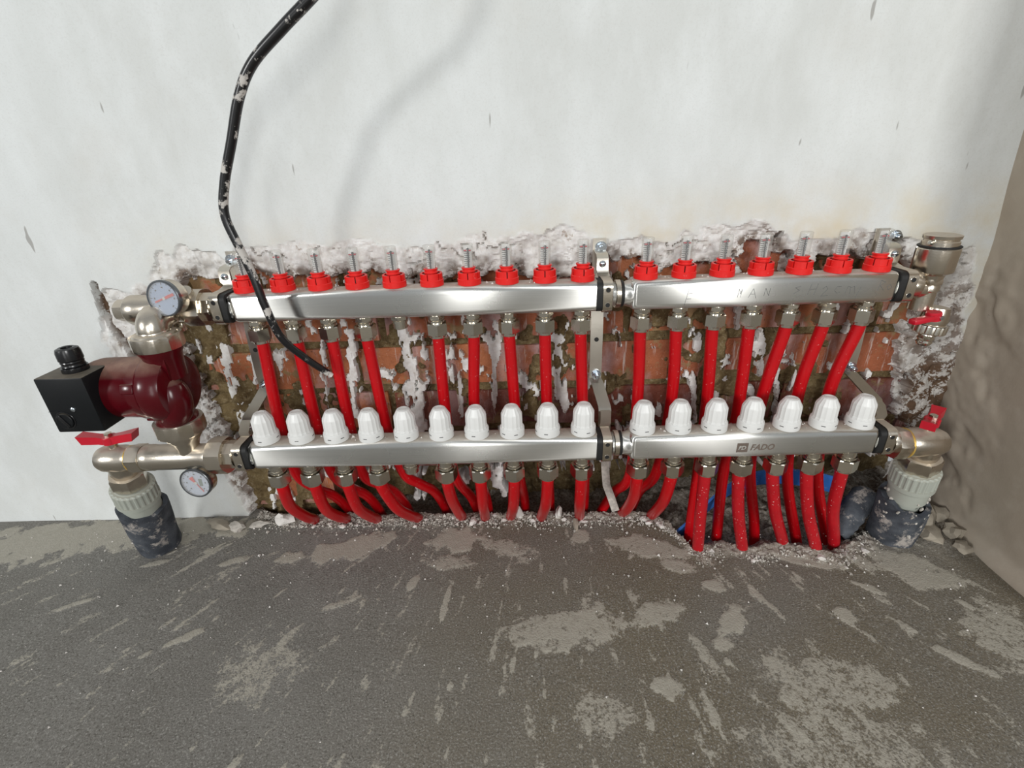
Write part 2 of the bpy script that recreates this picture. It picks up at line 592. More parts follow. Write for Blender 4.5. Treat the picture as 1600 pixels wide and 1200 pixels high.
def thing(name, label, cat, loc=(0, 0, 0), group=None):
    o = bpy.data.objects.new(name, None)
    o.empty_display_size = 0.02
    COL.objects.link(o)
    o.location = loc
    OFF[o.name] = Vector(loc)
    return tag(o, label, cat, group)


def copy_tree(root, loc=None, rot=None):
    c = root.copy()
    COL.objects.link(c)
    if loc is not None:
        c.location = loc
    if rot is not None:
        c.rotation_euler = rot
    for ch in root.children:
        d = ch.copy()
        COL.objects.link(d)
        d.parent = c
        for g in ch.children:
            e = g.copy()
            COL.objects.link(e)
            e.parent = d
    return c


def smooth_path(pts, n=8):
    P = [Vector(p) for p in pts]
    P = [P[0] * 2 - P[1]] + P + [P[-1] * 2 - P[-2]]
    out = []
    for i in range(1, len(P) - 2):
        for k in range(n):
            t = k / n
            a, b, c, d = P[i - 1], P[i], P[i + 1], P[i + 2]
            out.append(0.5 * ((2 * b) + (c - a) * t + (2 * a - 5 * b + 4 * c - d) * t * t + (3 * b - a - 3 * c + d) * t ** 3))
    out.append(P[-2])
    return out


def grid_obj(name, U, V, fn, mat, attrs=(), mask=None, parent=None):
    """height field: fn(U2, V2) -> (X, Y, Z, attribute dict)"""
    U2, V2 = np.meshgrid(U, V, indexing='ij')
    X, Y, Z, A = fn(U2, V2)
    nu, nv = len(U), len(V)
    idx = np.arange(nu * nv).reshape(nu, nv)
    q = np.stack([idx[:-1, :-1], idx[1:, :-1], idx[1:, 1:], idx[:-1, 1:]], -1).reshape(-1, 4)
    if mask is not None:
        mk = A.pop('_keep')
        keep = (mk[:-1, :-1] | mk[1:, :-1] | mk[1:, 1:] | mk[:-1, 1:]).reshape(-1)
        q = q[keep]
    me = bpy.data.meshes.new(name)
    me.vertices.add(nu * nv)
    me.vertices.foreach_set('co', np.stack([X, Y, Z], -1).astype(np.float32).ravel())
    me.loops.add(q.size)
    me.loops.foreach_set('vertex_index', q.astype(np.int32).ravel())
    me.polygons.add(len(q))
    me.polygons.foreach_set('loop_start', np.arange(0, q.size, 4, dtype=np.int32))
    me.polygons.foreach_set('loop_total', np.full(len(q), 4, np.int32))
    me.update(calc_edges=True)
    me.polygons.foreach_set('use_smooth', np.ones(len(q), bool))
    me.set_sharp_from_angle(angle=math.radians(20 if name == 'wall_back' else 40))
    for k, a in A.items():
        at = me.attributes.new(k, 'FLOAT', 'POINT')
        at.data.foreach_set('value', a.astype(np.float32).ravel())
    if mask is not None:
        bm = bmesh.new()
        bm.from_mesh(me)
        bmesh.ops.delete(bm, geom=[v for v in bm.verts if not v.link_faces], context='VERTS')
        bm.to_mesh(me)
        bm.free()
    me.materials.append(MAT[mat])
    o = bpy.data.objects.new(name, me)
    COL.objects.link(o)
    OFF[o.name] = Vector()
    if parent:
        o.parent = parent
    return o


def lines(*spans):
    """non-uniform coordinate lines: (start, end, step)..."""
    out = []
    for a, b, s in spans:
        n = max(1, int(round((b - a) / s)))
        out += list(np.linspace(a, b, n, endpoint=False))
    out.append(spans[-1][1])
    return np.array(out)


ORD = ['first', 'second', 'third', 'fourth', 'fifth', 'sixth', 'seventh', 'eighth', 'ninth', 'tenth', 'eleventh',
       'twelfth', 'thirteenth', 'fourteenth', 'fifteenth', 'sixteenth', 'seventeenth']
GAP = 0.0828
XS = [0.05 * k for k in range(10)] + [0.45 + GAP + 0.05 * k for k in range(7)]
YU, ZU = -0.065, 0.4145      # upper bar axis
YL, ZL = -0.115, 0.2110      # lower bar axis

# ------------------------------------------------------------------ back wall
ROUGH = [(-0.267, 0.412), (-0.253, 0.426), (-0.228, 0.428), (-0.186, 0.438), (-0.151, 0.47), (-0.118, 0.484), (-0.063, 0.482), (-0.056, 0.466), (-0.033, 0.484), (0.019, 0.479), (0.058, 0.487), (0.14, 0.482), (0.213, 0.484), (0.267, 0.48), (0.286, 0.486), (0.34, 0.488), (0.358, 0.49), (0.392, 0.486), (0.403, 0.492), (0.452, 0.492), (0.47, 0.478), (0.502, 0.475), (0.538, 0.472), (0.591, 0.479), (0.618, 0.476), (0.632, 0.49), (0.704, 0.492), (0.721, 0.483), (0.74, 0.469), (0.799, 0.463), (0.84, 0.474), (0.897, 0.462), (0.934, 0.455), (0.97, 0.452), (1.014, 0.442), (1.03, 0.398), (1.04, 0.319), (1.077, 0.231), (1.073, 0.161), (1.102, 0.07), (1.125, -0.029), (1.125, -0.1), (-0.150, -0.1), (-0.150, 0.003), (-0.155, 0.056), (-0.165, 0.105), (-0.225, 0.150), (-0.274, 0.227), (-0.268, 0.286), (-0.276, 0.319), (-0.279, 0.352)]
DEEP = [(-0.174, 0.375), (-0.17, 0.406), (-0.125, 0.429), (-0.08, 0.432), (-0.024, 0.444), (0.012, 0.431), (0.052, 0.437), (0.108, 0.43), (0.148, 0.443), (0.184, 0.425), (0.25, 0.421), (0.294, 0.421), (0.356, 0.425), (0.403, 0.42), (0.45, 0.422), (0.489, 0.446), (0.534, 0.441), (0.582, 0.429), (0.623, 0.432), (0.678, 0.439), (0.689, 0.457), (0.728, 0.467), (0.747, 0.449), (0.756, 0.423), (0.79, 0.422), (0.812, 0.438), (0.856, 0.445), (0.871, 0.428), (0.913, 0.436), (0.937, 0.417), (0.962, 0.397), (0.966, 0.338), (0.955, 0.296), (0.987, 0.228), (0.997, 0.156), (1.056, 0.103), (1.06, -0.1), (-0.125, -0.1), (-0.135, 0.0), (-0.14, 0.06), (-0.15, 0.142), (-0.155, 0.205), (-0.16, 0.265), (-0.162, 0.327)]
DRIPS = [([(-0.114, 0.324), (-0.114, 0.262), (-0.116, 0.164), (-0.125, 0.111)], 0.0082), ([(-0.063, 0.334), (-0.076, 0.261)], 0.0036), ([(0.048, 0.33), (0.041, 0.257), (0.036, 0.21)], 0.0055), ([(0.096, 0.344), (0.085, 0.256), (0.081, 0.196)], 0.0073), ([(0.186, 0.357), (0.182, 0.315), (0.189, 0.276), (0.181, 0.253)], 0.011), ([(0.181, 0.253), (0.185, 0.205), (0.183, 0.141)], 0.0128), ([(0.312, 0.327), (0.326, 0.31)], 0.0137), ([(0.321, 0.31), (0.317, 0.201)], 0.0045), ([(0.365, 0.258), (0.386, 0.229)], 0.0082), ([(0.421, 0.323), (0.428, 0.29)], 0.0091), ([(0.425, 0.268), (0.434, 0.197)], 0.0092), ([(0.496, 0.119), (0.503, 0.092)], 0.0055), ([(0.521, 0.331), (0.526, 0.304)], 0.0036), ([(0.628, 0.348), (0.634, 0.327)], 0.0027), ([(0.637, 0.25), (0.649, 0.232)], 0.0091), ([(0.649, 0.232), (0.661, 0.165)], 0.0036), ([(0.744, 0.328), (0.748, 0.291), (0.752, 0.257)], 0.0083), ([(0.741, 0.302), (0.757, 0.296)], 0.0073), ([(0.801, 0.278), (0.813, 0.244), (0.808, 0.221)], 0.0036), ([(0.739, 0.226), (0.752, 0.211)], 0.0073), ([(0.164, 0.074), (0.169, 0.016)], 0.0091), ([(0.32, 0.075), (0.324, 0.036)], 0.0165), ([(-0.006, 0.078), (0.016, 0.07)], 0.0073), ([(0.278, 0.06), (0.248, 0.05)], 0.0074), ([(0.099, 0.076), (0.062, 0.066)], 0.0065), ([(0.785, 0.234), (0.802, 0.161)], 0.0045), ([(0.239, 0.313), (0.254, 0.25)], 0.0055), ([(0.964, 0.273), (0.99, 0.203)], 0.0065), ([(-0.09, 0.078), (-0.07, 0.01)], 0.0075), ([(-0.10, 0.055), (-0.11, 0.0)], 0.008)]
CRACK = [(-0.262, 0.436), (-0.266, 0.375), (-0.258, 0.352), (-0.249, 0.322)]
BRICK_FACE = 0.022


def wall_fn(x, z):
    wob = (fbm(x * 45, z * 45, 4, 3) - 0.5) * 0.030
    wob2 = (fbm(x * 60, z * 60, 4, 9) - 0.5) * 0.040
    sr = poly_sd(x, z, ROUGH) + wob
    sd = poly_sd(x, z, DEEP) + wob2
    und = (fbm(x * 3, z * 3, 3, 1) - 0.5) * 0.006
    rough = sstep(-0.001, 0.004, sr)
    # broken plaster: flat flakes at stepped depths, split by thin cracks
    lump = fbm(x * 30, z * 24, 3, 5)
    fine = fbm(x * 150, z * 150, 3, 6)
    cell = np.floor(fbm(x * 26, z * 22, 2, 21) * 8) / 8
    ridge = np.abs(fbm(x * 22, z * 22, 4, 23) - 0.5)
    crack = sstep(0.012, 0.004, ridge) * sstep(0.45, 0.60, fbm(x * 14, z * 14, 3, 25))
    depth = 0.002 + 0.010 * sstep(0.30, 0.75, lump) * sstep(0, 0.05, sr) + 0.010 * (cell - 0.45) + 0.0040 * (fine - 0.5) + 0.006 * crack
    y = und * (1 - rough) + rough * depth
    deep = sstep(-0.004, 0.004, sd)
    y = y * (1 - deep) + deep * 0.050
    broken = rough.copy()
    # smears and drips left on the masonry
    drip = np.zeros_like(x)
    for pts, w in DRIPS:
        d = line_d(x, z, pts)
        wl = w * (0.20 + 1.5 * sstep(0.25, 0.75, fbm(x * 130, z * 45, 4, 13)))
        drip = np.maximum(drip, sstep(1.0, 0.45, d / wl))
    blot = sstep(0.64, 0.67, fbm(x * 75, z * 34, 4, 31) - 0.03) * sstep(0.055, 0.09, z)
    drip = np.maximum(drip, blot * 0.9)
    drip = drip * deep
    on = drip > 0.25
    y = np.where(on, BRICK_FACE - 0.0030 - 0.0035 * drip * (0.2 + fbm(x * 110, z * 110, 3, 17)), y)
    # groove at the left
    g = sstep(0.0065, 0.002, line_d(x, z, CRACK) + (fbm(x * 120, z * 60, 2, 41) - 0.5) * 0.004)
    y = y + g * 0.014
    groove = g
    keep = ~((sd > 0.010) & ~on)
    brown = rough * sstep(-0.030, 0.0, sd + (fbm(x * 80, z * 80, 3, 45) - 0.5) * 0.05) * (1 - deep)
    brown = np.maximum(0.85 * brown, 0.5 * crack * rough)
    dirt = (0.75 + 0.5 * sstep(0.30, 0.22, z)) * sstep(0.955, 1.0, x + (fbm(x * 20, z * 20, 3, 8) - 0.5) * 0.06) * sstep(0.45, 0.36, z) * rough
    stain = sstep(0.56, 0.48, z) * sstep(0.25, 0.45, x) * (1 - rough)
    stain = np.maximum(stain, 0.35 * sstep(0.54, 0.49, z) * sstep(-0.3, -0.1, x) * (1 - rough))
    dirt = np.maximum(np.maximum(dirt, np.where(on, 0, brown)), 1.2 * groove)
    return x, y, z, {'broken': np.clip(broken + drip, 0, 1), 'dirt': dirt, 'stain': stain, '_keep': keep}


wall_back = grid_obj('wall_back', lines((-1.8, -0.5, 0.05), (-0.5, -0.30, 0.01), (-0.30, 1.12, 0.002)),
                     lines((-0.10, 0.0, 0.005), (0.0, 0.505, 0.002), (0.505, 0.7, 0.01), (0.7, 2.6, 0.05)), wall_fn, 'plaster', mask=True)
tag(wall_back, 'off-white plastered wall broken open to brick behind the pipe manifolds', 'wall', kind='structure')


# mortar bed and bricks, children of the wall
def mortar_fn(x, z):
    y = 0.029 + (fbm(x * 90, z * 90, 4, 2) - 0.5) * 0.010
    patch = sstep(0.60, 0.66, fbm(x * 24, z * 20, 4, 6) + 0.16 * sstep(0.05, -0.15, x) + 0.05 * np.exp(-((x - 0.66) / 0.05) ** 2))
    y = y - patch * (0.008 + 0.005 * fbm(x * 130, z * 130, 3, 4))
    low = sstep(0.096, 0.080, z + (fbm(x * 30, z * 30, 3, 14) - 0.5) * 0.03) * sstep(-0.02, 0.05, x)
    y = y + low * 0.100
    return x, y, z, {}


mortar = grid_obj('mortar_bed', lines((-0.24, 1.11, 0.003)), lines((-0.10, 0.50, 0.003)), mortar_fn, 'mortar', parent=wall_back)


def brick_mesh(L, seed, mat='brick'):
    g = G()
    bm = bmesh.new()
    bmesh.ops.create_cube(bm, size=1.0)
    bmesh.ops.subdivide_edges(bm, edges=[e for e in bm.edges], cuts=1, use_grid_fill=True)
    rr = random.Random(seed)
    bm.verts.index_update()
    vs = []
    for v in bm.verts:
        p = Vector((v.co.x * L, v.co.y * 0.05, v.co.z * 0.066))
        e = sum(1 for q in (abs(v.co.x), abs(v.co.y), abs(v.co.z)) if q > 0.4)
        k = 0.0022 if e >= 2 else 0.0008
        p += Vector((rr.uniform(-k, k), rr.uniform(0, k * 1.3) if v.co.y < 0 else 0, rr.uniform(-k, k)))
        vs.append(p)
    g.add(vs, [tuple(v.index for v in f.verts) for f in bm.faces])
    bm.free()
    me = bpy.data.meshes.new('brick')
    me.from_pydata([tuple(p) for p in g.v], [], g.f)
    me.materials.append(MAT[mat])
    return me


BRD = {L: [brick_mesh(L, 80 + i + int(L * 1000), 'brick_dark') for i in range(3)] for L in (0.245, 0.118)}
BR = {L: [brick_mesh(L, 50 + i + int(L * 1000)) for i in range(3)] for L in (0.245, 0.118)}
rb = random.Random(5)
for row, z0 in enumerate((0.008, 0.088, 0.168, 0.248, 0.328, 0.408)):
    x = -0.215 + (0.06 if row % 2 else -0.02)
    while x < 1.03:
        L = 0.118 if (rb.random() < 0.42) else 0.245
        cx = x + L / 2
        x += L + 0.012
        if row == 0 and -0.02 < cx < 0.66:
            continue        # the bottom course is broken away above the pipe trench
        if row == 0 and cx > 0.66:
            continue
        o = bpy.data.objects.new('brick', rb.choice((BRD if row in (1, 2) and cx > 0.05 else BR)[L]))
        COL.objects.link(o)
        o.location = (cx, BRICK_FACE + 0.025 + rb.uniform(-0.002, 0.0025), z0 + 0.0325 + rb.uniform(-0.0015, 0.0015))
        o.rotation_euler = (0, rb.uniform(-0.008, 0.008), rb.uniform(-0.01, 0.01))
        o.parent = wall_back

# ------------------------------------------------------------------ right wall


def rwall_fn(y, z):
    x = 1.080 - 0.105 * np.minimum(z, 0.7) - 0.03 * np.clip(-y, 0, 0.3)
    n = (fbm(y * 9, z * 9, 4, 33) - 0.5) * 0.005
    edge = sstep(-0.13, -0.01, y) * sstep(0.48, 0.36, z)
    n = n - edge * 0.007 * sstep(0.45, 0.62, fbm(y * 22, z * 16, 3, 35)) + edge * 0.004 * fbm(y * 90, z * 90, 3, 36)
    # rounded toe at the floor
    n = n - 0.012 * sstep(0.03, 0.0, z)
    back = sstep(-0.285, -0.30, y)
    return x + n + back * 0.14, np.maximum(y, -0.29), z, {}


wall_right = grid_obj('wall_right', lines((-0.40, -0.30, 0.02), (-0.30, 0.06, 0.004)),
                      lines((-0.08, 0.55, 0.005), (0.55, 2.6, 0.05)), rwall_fn, 'cement')
tag(wall_right, 'grey-beige cement plastered side wall meeting the white wall at the corner', 'wall', kind='structure')

# ------------------------------------------------------------------ floor
EDGE_X = [-3.0, -0.16, -0.11, -0.06, 0.05, 0.3, 0.45, 0.58, 0.612, 0.635, 0.66, 0.69, 0.735, 0.78, 0.80, 0.85, 0.88, 0.93, 0.99, 1.04, 1.1, 3]
EDGE_Y = [0.03, 0.03, 0.004, -0.006, -0.010, -0.012, -0.014, -0.020, -0.045, -0.112, -0.103, -0.095, -0.116, -0.097, -0.104, -0.126, -0.108, -0.080, -0.066, -0.02, 0.03, 0.03]
PATCH = [  # pale plaster smears: x, y, rx, ry, angle, strength
    (0.245, -0.075, 0.045, 0.030, 0.0, 1.0), (0.075, -0.085, 0.085, 0.026, 0.35, 0.9), (-0.02, -0.105, 0.03, 0.012, 0.3, 0.8),
    (0.24, -0.125, 0.05, 0.02, 0.0, 0.62), (0.335, -0.10, 0.05, 0.022, -0.4, 0.60), (0.565, -0.105, 0.075, 0.026, -0.2, 0.72),
    (0.60, -0.14, 0.04, 0.015, -0.4, 0.7), (0.455, -0.072, 0.016, 0.014, 0, 0.9), (0.42, -0.245, 0.085, 0.032, 0.1, 0.72),
    (0.55, -0.225, 0.045, 0.022, 0.2, 0.7), (0.642, -0.18, 0.016, 0.013, 0.3, 1.0), (0.64, -0.245, 0.050, 0.016, 0.75, 0.85),
    (0.70, -0.105, 0.035, 0.020, 0.1, 0.9), (0.80, -0.135, 0.055, 0.012, -0.35, 0.9), (0.72, -0.33, 0.10, 0.05, 0.0, 0.55),
    (0.245, -0.20, 0.006, 0.032, -0.12, 1.0), (0.19, -0.165, 0.008, 0.025, -0.3, 0.8), (0.80, -0.235, 0.014, 0.018, -0.5, 0.8),
    (0.94, -0.16, 0.08, 0.035, -0.5, 0.75), (0.99, -0.27, 0.05, 0.06, -0.6, 0.6), (0.45, -0.36, 0.05, 0.03, 0, 0.5),
    (0.53, -0.33, 0.02, 0.018, 0, 0.75), (-0.33, -0.035, 0.22, 0.045, 0.05, 0.85), (-0.48, -0.06, 0.15, 0.05, 0.1, 0.9),
    (0.02, -0.30, 0.06, 0.05, 0.3, 0.5), (-0.12, -0.115, 0.022, 0.008, 0.4, 1.0), (-0.25, -0.115, 0.02, 0.006, 0.3, 0.9),
    (-0.31, -0.19, 0.04, 0.006, 0.5, 0.7), (-0.12, -0.26, 0.035, 0.007, 0.6, 0.8), (0.09, -0.20, 0.04, 0.008, 0.4, 0.6),
    (0.90, -0.30, 0.05, 0.008, -0.75, 0.7), (0.86, -0.19, 0.03, 0.008, -0.6, 0.8), (0.70, -0.40, 0.12, 0.05, 0.1, 0.5)]


def floor_fn(x, y):
    e = np.interp(x, EDGE_X, EDGE_Y) + (fbm(x * 40, y * 40 + 3, 4, 51) - 0.5) * 0.022
    dy = y - e
    right = sstep(0.60, 0.65, x)
    slope = 1.3 - 0.55 * right
    dep = np.clip(dy, 0, 1) * slope
    dep = np.minimum(dep, 0.055 - 0.018 * right + (fbm(x * 35, y * 35, 3, 53) - 0.5) * 0.02)
    z = -dep
    near = sstep(-0.035, 0.0, dy) * sstep(-0.14, -0.06, x)
    z = z + near * (fbm(x * 110, y * 110, 4, 55) - 0.42) * 0.014 + near * sstep(0.02, 0.0, dy) * 0.003
    soil = sstep(-0.032, -0.006, dy + (fbm(x * 50, y * 50, 3, 57) - 0.5) * 0.02) * sstep(-0.15, -0.08, x)
    # rubble swept into the right corner
    cor = sstep(0.965, 1.03, x) * sstep(-0.16, -0.05, y)
    z = z + cor * (0.012 + 0.02 * (fbm(x * 60, y * 60, 4, 58) - 0.4))
    soil = np.maximum(soil, 0.7 * cor)
    z = z + (fbm(x * 5, y * 5, 3, 59) - 0.5) * 0.004
    # streaky smears fan out from the manifold
    px, py = x - 0.42, y - 0.55
    th, rho = np.arctan2(px, -py), np.hypot(px, py)
    st = fbm(th * 34, rho * 9, 5, 61)
    st2 = fbm(th * 90, rho * 26, 4, 63)
    sm = 0.20 * sstep(0.45, 0.75, st) + 0.55 * sstep(0.58, 0.74, st2) - 0.10
    sm = sm + 0.22 * sstep(0.45, 0.75, fbm(x * 7, y * 7, 4, 65)) * sstep(0.2, 0.8, x)
    for cx, cy, rx, ry, a, s in PATCH:
        ca, sa = math.cos(a), math.sin(a)
        u, v = (x - cx) * ca + (y - cy) * sa, -(x - cx) * sa + (y - cy) * ca
        d = np.hypot(u / rx, v / ry) + (fbm(x * 60, y * 60, 4, 67) - 0.5) * 1.3
        sm = np.maximum(sm, 0.98 * s * sstep(1.30, 0.60, d))
    z = z + 0.0009 * sstep(0.4, 0.65, sm) * (1 - soil)
    return x, y, z, {'smear': sm, 'soil': soil, 'warm': sstep(0.0, 0.45, x)}


floor = grid_obj('floor', lines((-2.6, -0.66, 0.05), (-0.66, 1.14, 0.0025), (1.14, 3.2, 0.05)),
                 lines((-4.6, -0.46, 0.05), (-0.46, 0.03, 0.0025), (0.03, 0.16, 0.01)), floor_fn, 'screed')
tag(floor, 'dark grey cement floor with pale smears and a trench along the wall', 'floor', kind='structure')


# ------------------------------------------------------------------ manifold bars
def make_bar(label, x0, x1, y, z, neckl, neckr):
    b = thing('manifold_bar', label, 'manifold', ((x0 + x1) / 2, y, z - 0.02))
    G().box(((x0 + x1) / 2, y, z), (x1 - x0, 0.036, 0.040), 0.0088, 5).build('body', 'steel', b, 60)
    for s, n, xe in ((-1, neckl, x0), (1, neckr, x1)):
        if n:
            m = axis_m((s, 0, 0), (xe - s * 0.004, y, z))
            g = G().lathe([(0.0185, 0), (0.0178, 0.004), (0.0160, 0.009), (0.0155, n + 0.004)], 32, m)
            g.build('neck', 'steel', b, 50)
    return b


b_ul = make_bar('brushed steel upper left bar carrying ten red flow meters', -0.022, 0.4755, YU, ZU, 0.018, 0.012)
b_ur = make_bar('brushed steel upper right bar with scratched handwriting and seven red flow meters', 0.511, 0.8585, YU, ZU, 0.022, 0.016)
b_ll = make_bar('brushed steel lower left bar carrying ten white caps', -0.024, 0.4755, YL, ZL, 0.018, 0.012)
b_lr = make_bar('brushed steel lower right bar with the maker logo and seven white caps', 0.5125, 0.857, YL, ZL, 0.022, 0.016)

# nuts that join left and right sections
for y, z, lab in ((YU, ZU, 'upper'), (YL, ZL, 'lower')):
    n = thing('joint_ring', f'thin metal joint ring between the two {lab} steel bars', 'joint ring', (0.494, y, z - 0.019))
    G().ring(0.0155, 0.0185, -0.0035, 0.0035, 32, axis_m((1, 0, 0), (0.4965, y, z))).build('ring', 'nickel', n)
    G().ring(0.0155, 0.0178, -0.002, 0.002, 32, axis_m((1, 0, 0), (0.5020, y, z))).build('seal', 'rubber', n)

# maker logo on the lower right bar
def text_mesh(body, size, shear=0.0, bold=0.0):
    cu = bpy.data.curves.new('lettering', 'FONT')
    cu.body = body
    cu.size = size
    cu.shear = shear
    cu.offset = bold
    cu.extrude = 0.00025
    cu.resolution_u = 3
    o = bpy.data.objects.new('lettering', cu)
    COL.objects.link(o)
    dg = bpy.context.evaluated_depsgraph_get()
    me = bpy.data.meshes.new_from_object(o.evaluated_get(dg))
    bpy.data.objects.remove(o)
    return me


def lettering(body, x, z, yf, width, height, mat, parent, name, shear=0.2, bold=0.0):
    me = text_mesh(body, 1.0, shear, bold)
    co = np.zeros(len(me.vertices) * 3, np.float32)
    me.vertices.foreach_get('co', co)
    co = co.reshape(-1, 3)
    mn, mx = co.min(0), co.max(0)
    off = OFF[parent.name]
    out = np.zeros_like(co)
    out[:, 0] = x + (co[:, 0] - mn[0]) / (mx[0] - mn[0]) * width - off.x
    out[:, 2] = z + (co[:, 1] - mn[1]) / (mx[1] - mn[1]) * height - off.z
    out[:, 1] = yf - np.clip(co[:, 2], 0, 1) * 0.6 - off.y
    me.vertices.foreach_set('co', out.ravel())
    me.materials.clear()
    me.materials.append(MAT[mat])
    o = bpy.data.objects.new(name, me)
    COL.objects.link(o)
    o.parent = parent
    OFF[o.name] = off
    return o


yf = YL - 0.0180
badge = G().box((0.6688, yf, 0.2092), (0.0155, 0.0006, 0.0148), 0.0002, 1).build('logo_badge', 'etch', b_lr, 0)
lettering('FD', 0.6633, 0.2060, yf - 0.00035, 0.0105, 0.0062, 'steel', badge, 'badge_letters', 0.25, 0.02)
lettering('FADO', 0.6800, 0.2045, yf, 0.0330, 0.0098, 'etch', b_lr, 'logo_letters', 0.25, 0.03)

# handwriting scratched into the upper right bar
GLYPH = {'F': [[(0.3, 1.25), (0, -0.35)], [(0.25, 0.8), (0.75, 0.85)], [(0.15, 0.3), (0.6, 0.3)]],
         'M': [[(0, 0), (0.1, 1)], [(0.35, 0), (0.45, 1)], [(0.1, 1), (0.3, 0.4), (0.45, 1)]],
         'A': [[(0, 0), (0.45, 1), (0.85, -0.1)], [(0.15, 0.4), (0.65, 0.4)]],
         'N': [[(0, 0), (0.1, 1), (0.6, 0), (0.7, 1)]],
         'S': [[(0.7, 0.9), (0.1, 0.75), (0.6, 0.4), (0.0, 0.05)]],
         'H': [[(0, 0), (0.2, 1)], [(0.6, 0), (0.8, 1.05)], [(0.1, 0.5), (0.7, 0.55)]],
         '2': [[(0.1, 0.75), (0.4, 1), (0.6, 0.7), (0.05, 0.0), (0.75, 0.05)]],
         'c': [[(0.6, 0.7), (0.2, 0.7), (0.0, 0.3), (0.3, 0.0), (0.6, 0.15)]],
         'm': [[(0, 0), (0.15, 0.7), (0.4, 0.65), (0.45, 0.0)], [(0.45, 0.55), (0.75, 0.7), (0.9, 0.0)]],
         ',': [[(0.3, 0.5), (0, -0.6)]],
         'R': [[(0, 0), (0.15, 1), (0.6, 0.85), (0.15, 0.5), (0.6, 0.0)]],
         'o': [[(0.3, 0.7), (0, 0.4), (0.25, 0.05), (0.6, 0.35), (0.3, 0.7)]]}
for ch, x, z, s in (('F', 0.582, 0.405, 0.0135), ('M', 0.650, 0.409, 0.011), ('A', 0.664, 0.408, 0.012), ('N', 0.684, 0.410, 0.010),
                    ('S', 0.722, 0.411, 0.011), ('H', 0.740, 0.409, 0.014), ('2', 0.757, 0.407, 0.013), ('c', 0.774, 0.410, 0.013),
                    ('m', 0.788, 0.409, 0.014), (',', 0.803, 0.411, 0.013), ('R', 0.829, 0.412, 0.013), ('o', 0.840, 0.412, 0.011)):
    g = G()
    for st in GLYPH[ch]:
        pts = [(x + a * s, YU - 0.0180, z + b * s) for a, b in st]
        for p, q in zip(pts[:-1], pts[1:]):
            g.tube([p, q], 0.00026, 4)
    g.build('scratched_letter', 'pencil', b_ur, 0)

# ------------------------------------------------------------------ flow meters
fm = thing('flow_meter', 'x', 'flow meter', (0, 0, 0), 'flow meters on the upper bars')
g = G().lathe([(0.0150, 0.0), (0.0157, 0.0006), (0.0157, 0.0078), (0.0150, 0.0084), (0.0110, 0.0084), (0, 0.0084)], 40)
g.build('base_flange', 'red_plastic', fm)
g = G()
for k in range(6):
    a = math.pi / 2 + k * math.pi / 3
    w = 0.048
    vs_, fs_ = [], []
    n = 8
    for i in range(n + 1):
        b = a + w + (math.pi / 3 - 2 * w) * i / n
        for r, h in ((0.0120, 0.0084), (0.0148, 0.0084), (0.0148, 0.0160), (0.0142, 0.0166), (0.0120, 0.0166)):
            vs_.append((r * math.cos(b), r * math.sin(b), h))
    for i in range(n):
        for j in range(5):
            fs_.append((i * 5 + j, i * 5 + (j + 1) % 5, (i + 1) * 5 + (j + 1) % 5, (i + 1) * 5 + j))
    fs_ += [(0, 1, 2, 3, 4), tuple(n * 5 + j for j in (4, 3, 2, 1, 0))]
    g.add(vs_, fs_)
g.build('grip_ring', 'red_plastic', fm)
G().lathe([(0.0121, 0.008), (0.0121, 0.0150), (0.008, 0.0155), (0, 0.0155)], 28).build('inner_sleeve', 'dark_slot', fm)
g = G().ring(0.0070, 0.0094, 0.0165, 0.0186, 28).ring(0.0070, 0.0094, 0.0206, 0.0228, 28).ring(0.0068, 0.0082, 0.0150, 0.0228, 24)
g.build('collar', 'red_plastic', fm)
g = G().lathe([(0.0078, 0.0160), (0.0078, 0.0508), (0.0075, 0.0518), (0.0068, 0.0522), (0, 0.0522)], 26)
g.build('sight_tube', 'clear', fm, 50)
G().box((0, 0.0030, 0.0345), (0.0105, 0.0006, 0.0300), 0, 1).build('scale_plate', 'white_plastic', fm, 0)
g = G()
for k in range(9):
    g.box((-0.0030, 0.0024, 0.0245 + k * 0.0024), (0.0034 if k % 2 else 0.0046, 0.0004, 0.00065))
g.build('scale_marks', 'ink', fm, 0)
g = G().tube([(0.0006, -0.0005, 0.018), (0.0006, -0.0005, 0.0465)], 0.0012, 8)
for k in range(7):
    g.lathe([(0.0004, 0), (0.0018, 0.0006), (0.0018, 0.0016), (0.0004, 0.0022)], 8, Matrix.Translation((0.0006, -0.0005, 0.0285 + k * 0.0026)))
g.build('float_rod', 'ink', fm)
G().box((0, -0.0004, 0.0436), (0.0090, 0.0012, 0.0015)).build('pointer', 'ink_red', fm, 0)

for k, x in enumerate(XS):
    o = fm if k == 0 else copy_tree(fm)
    o.location = (x, YU, ZU + 0.0197)
    r_ = random.Random(k + 3)
    o.rotation_euler = (0, 0, r_.uniform(-0.35, 0.35))
    if k == 0:
        o['label'] = 'leftmost red flow meter with clear tube, partly behind the black cable'
    elif k == 16:
        o['label'] = 'rightmost red flow meter with clear tube on the upper right bar'
    elif k < 10:
        o['label'] = f'{ORD[k]} red flow meter from the left end of the upper left bar'
    else:
        o['label'] = f'{ORD[k - 10]} red flow meter from the left end of the upper right bar'

# ------------------------------------------------------------------ white valve caps
cp = thing('valve_cap', 'x', 'valve cap', (0, 0, 0), 'white valve caps on the lower bars')
G().lathe([(0.0165, 0), (0.0174, 0.0008), (0.0174, 0.0105), (0.0170, 0.0125), (0.0158, 0.0132), (0, 0.0132)], 40).build('skirt', 'white_plastic', cp, 30)


def ribm(k, h):
    return (1.0, 0.962, 0.962)[k % 3] if h < 0.036 else (1.0, 0.985, 0.985)[k % 3]


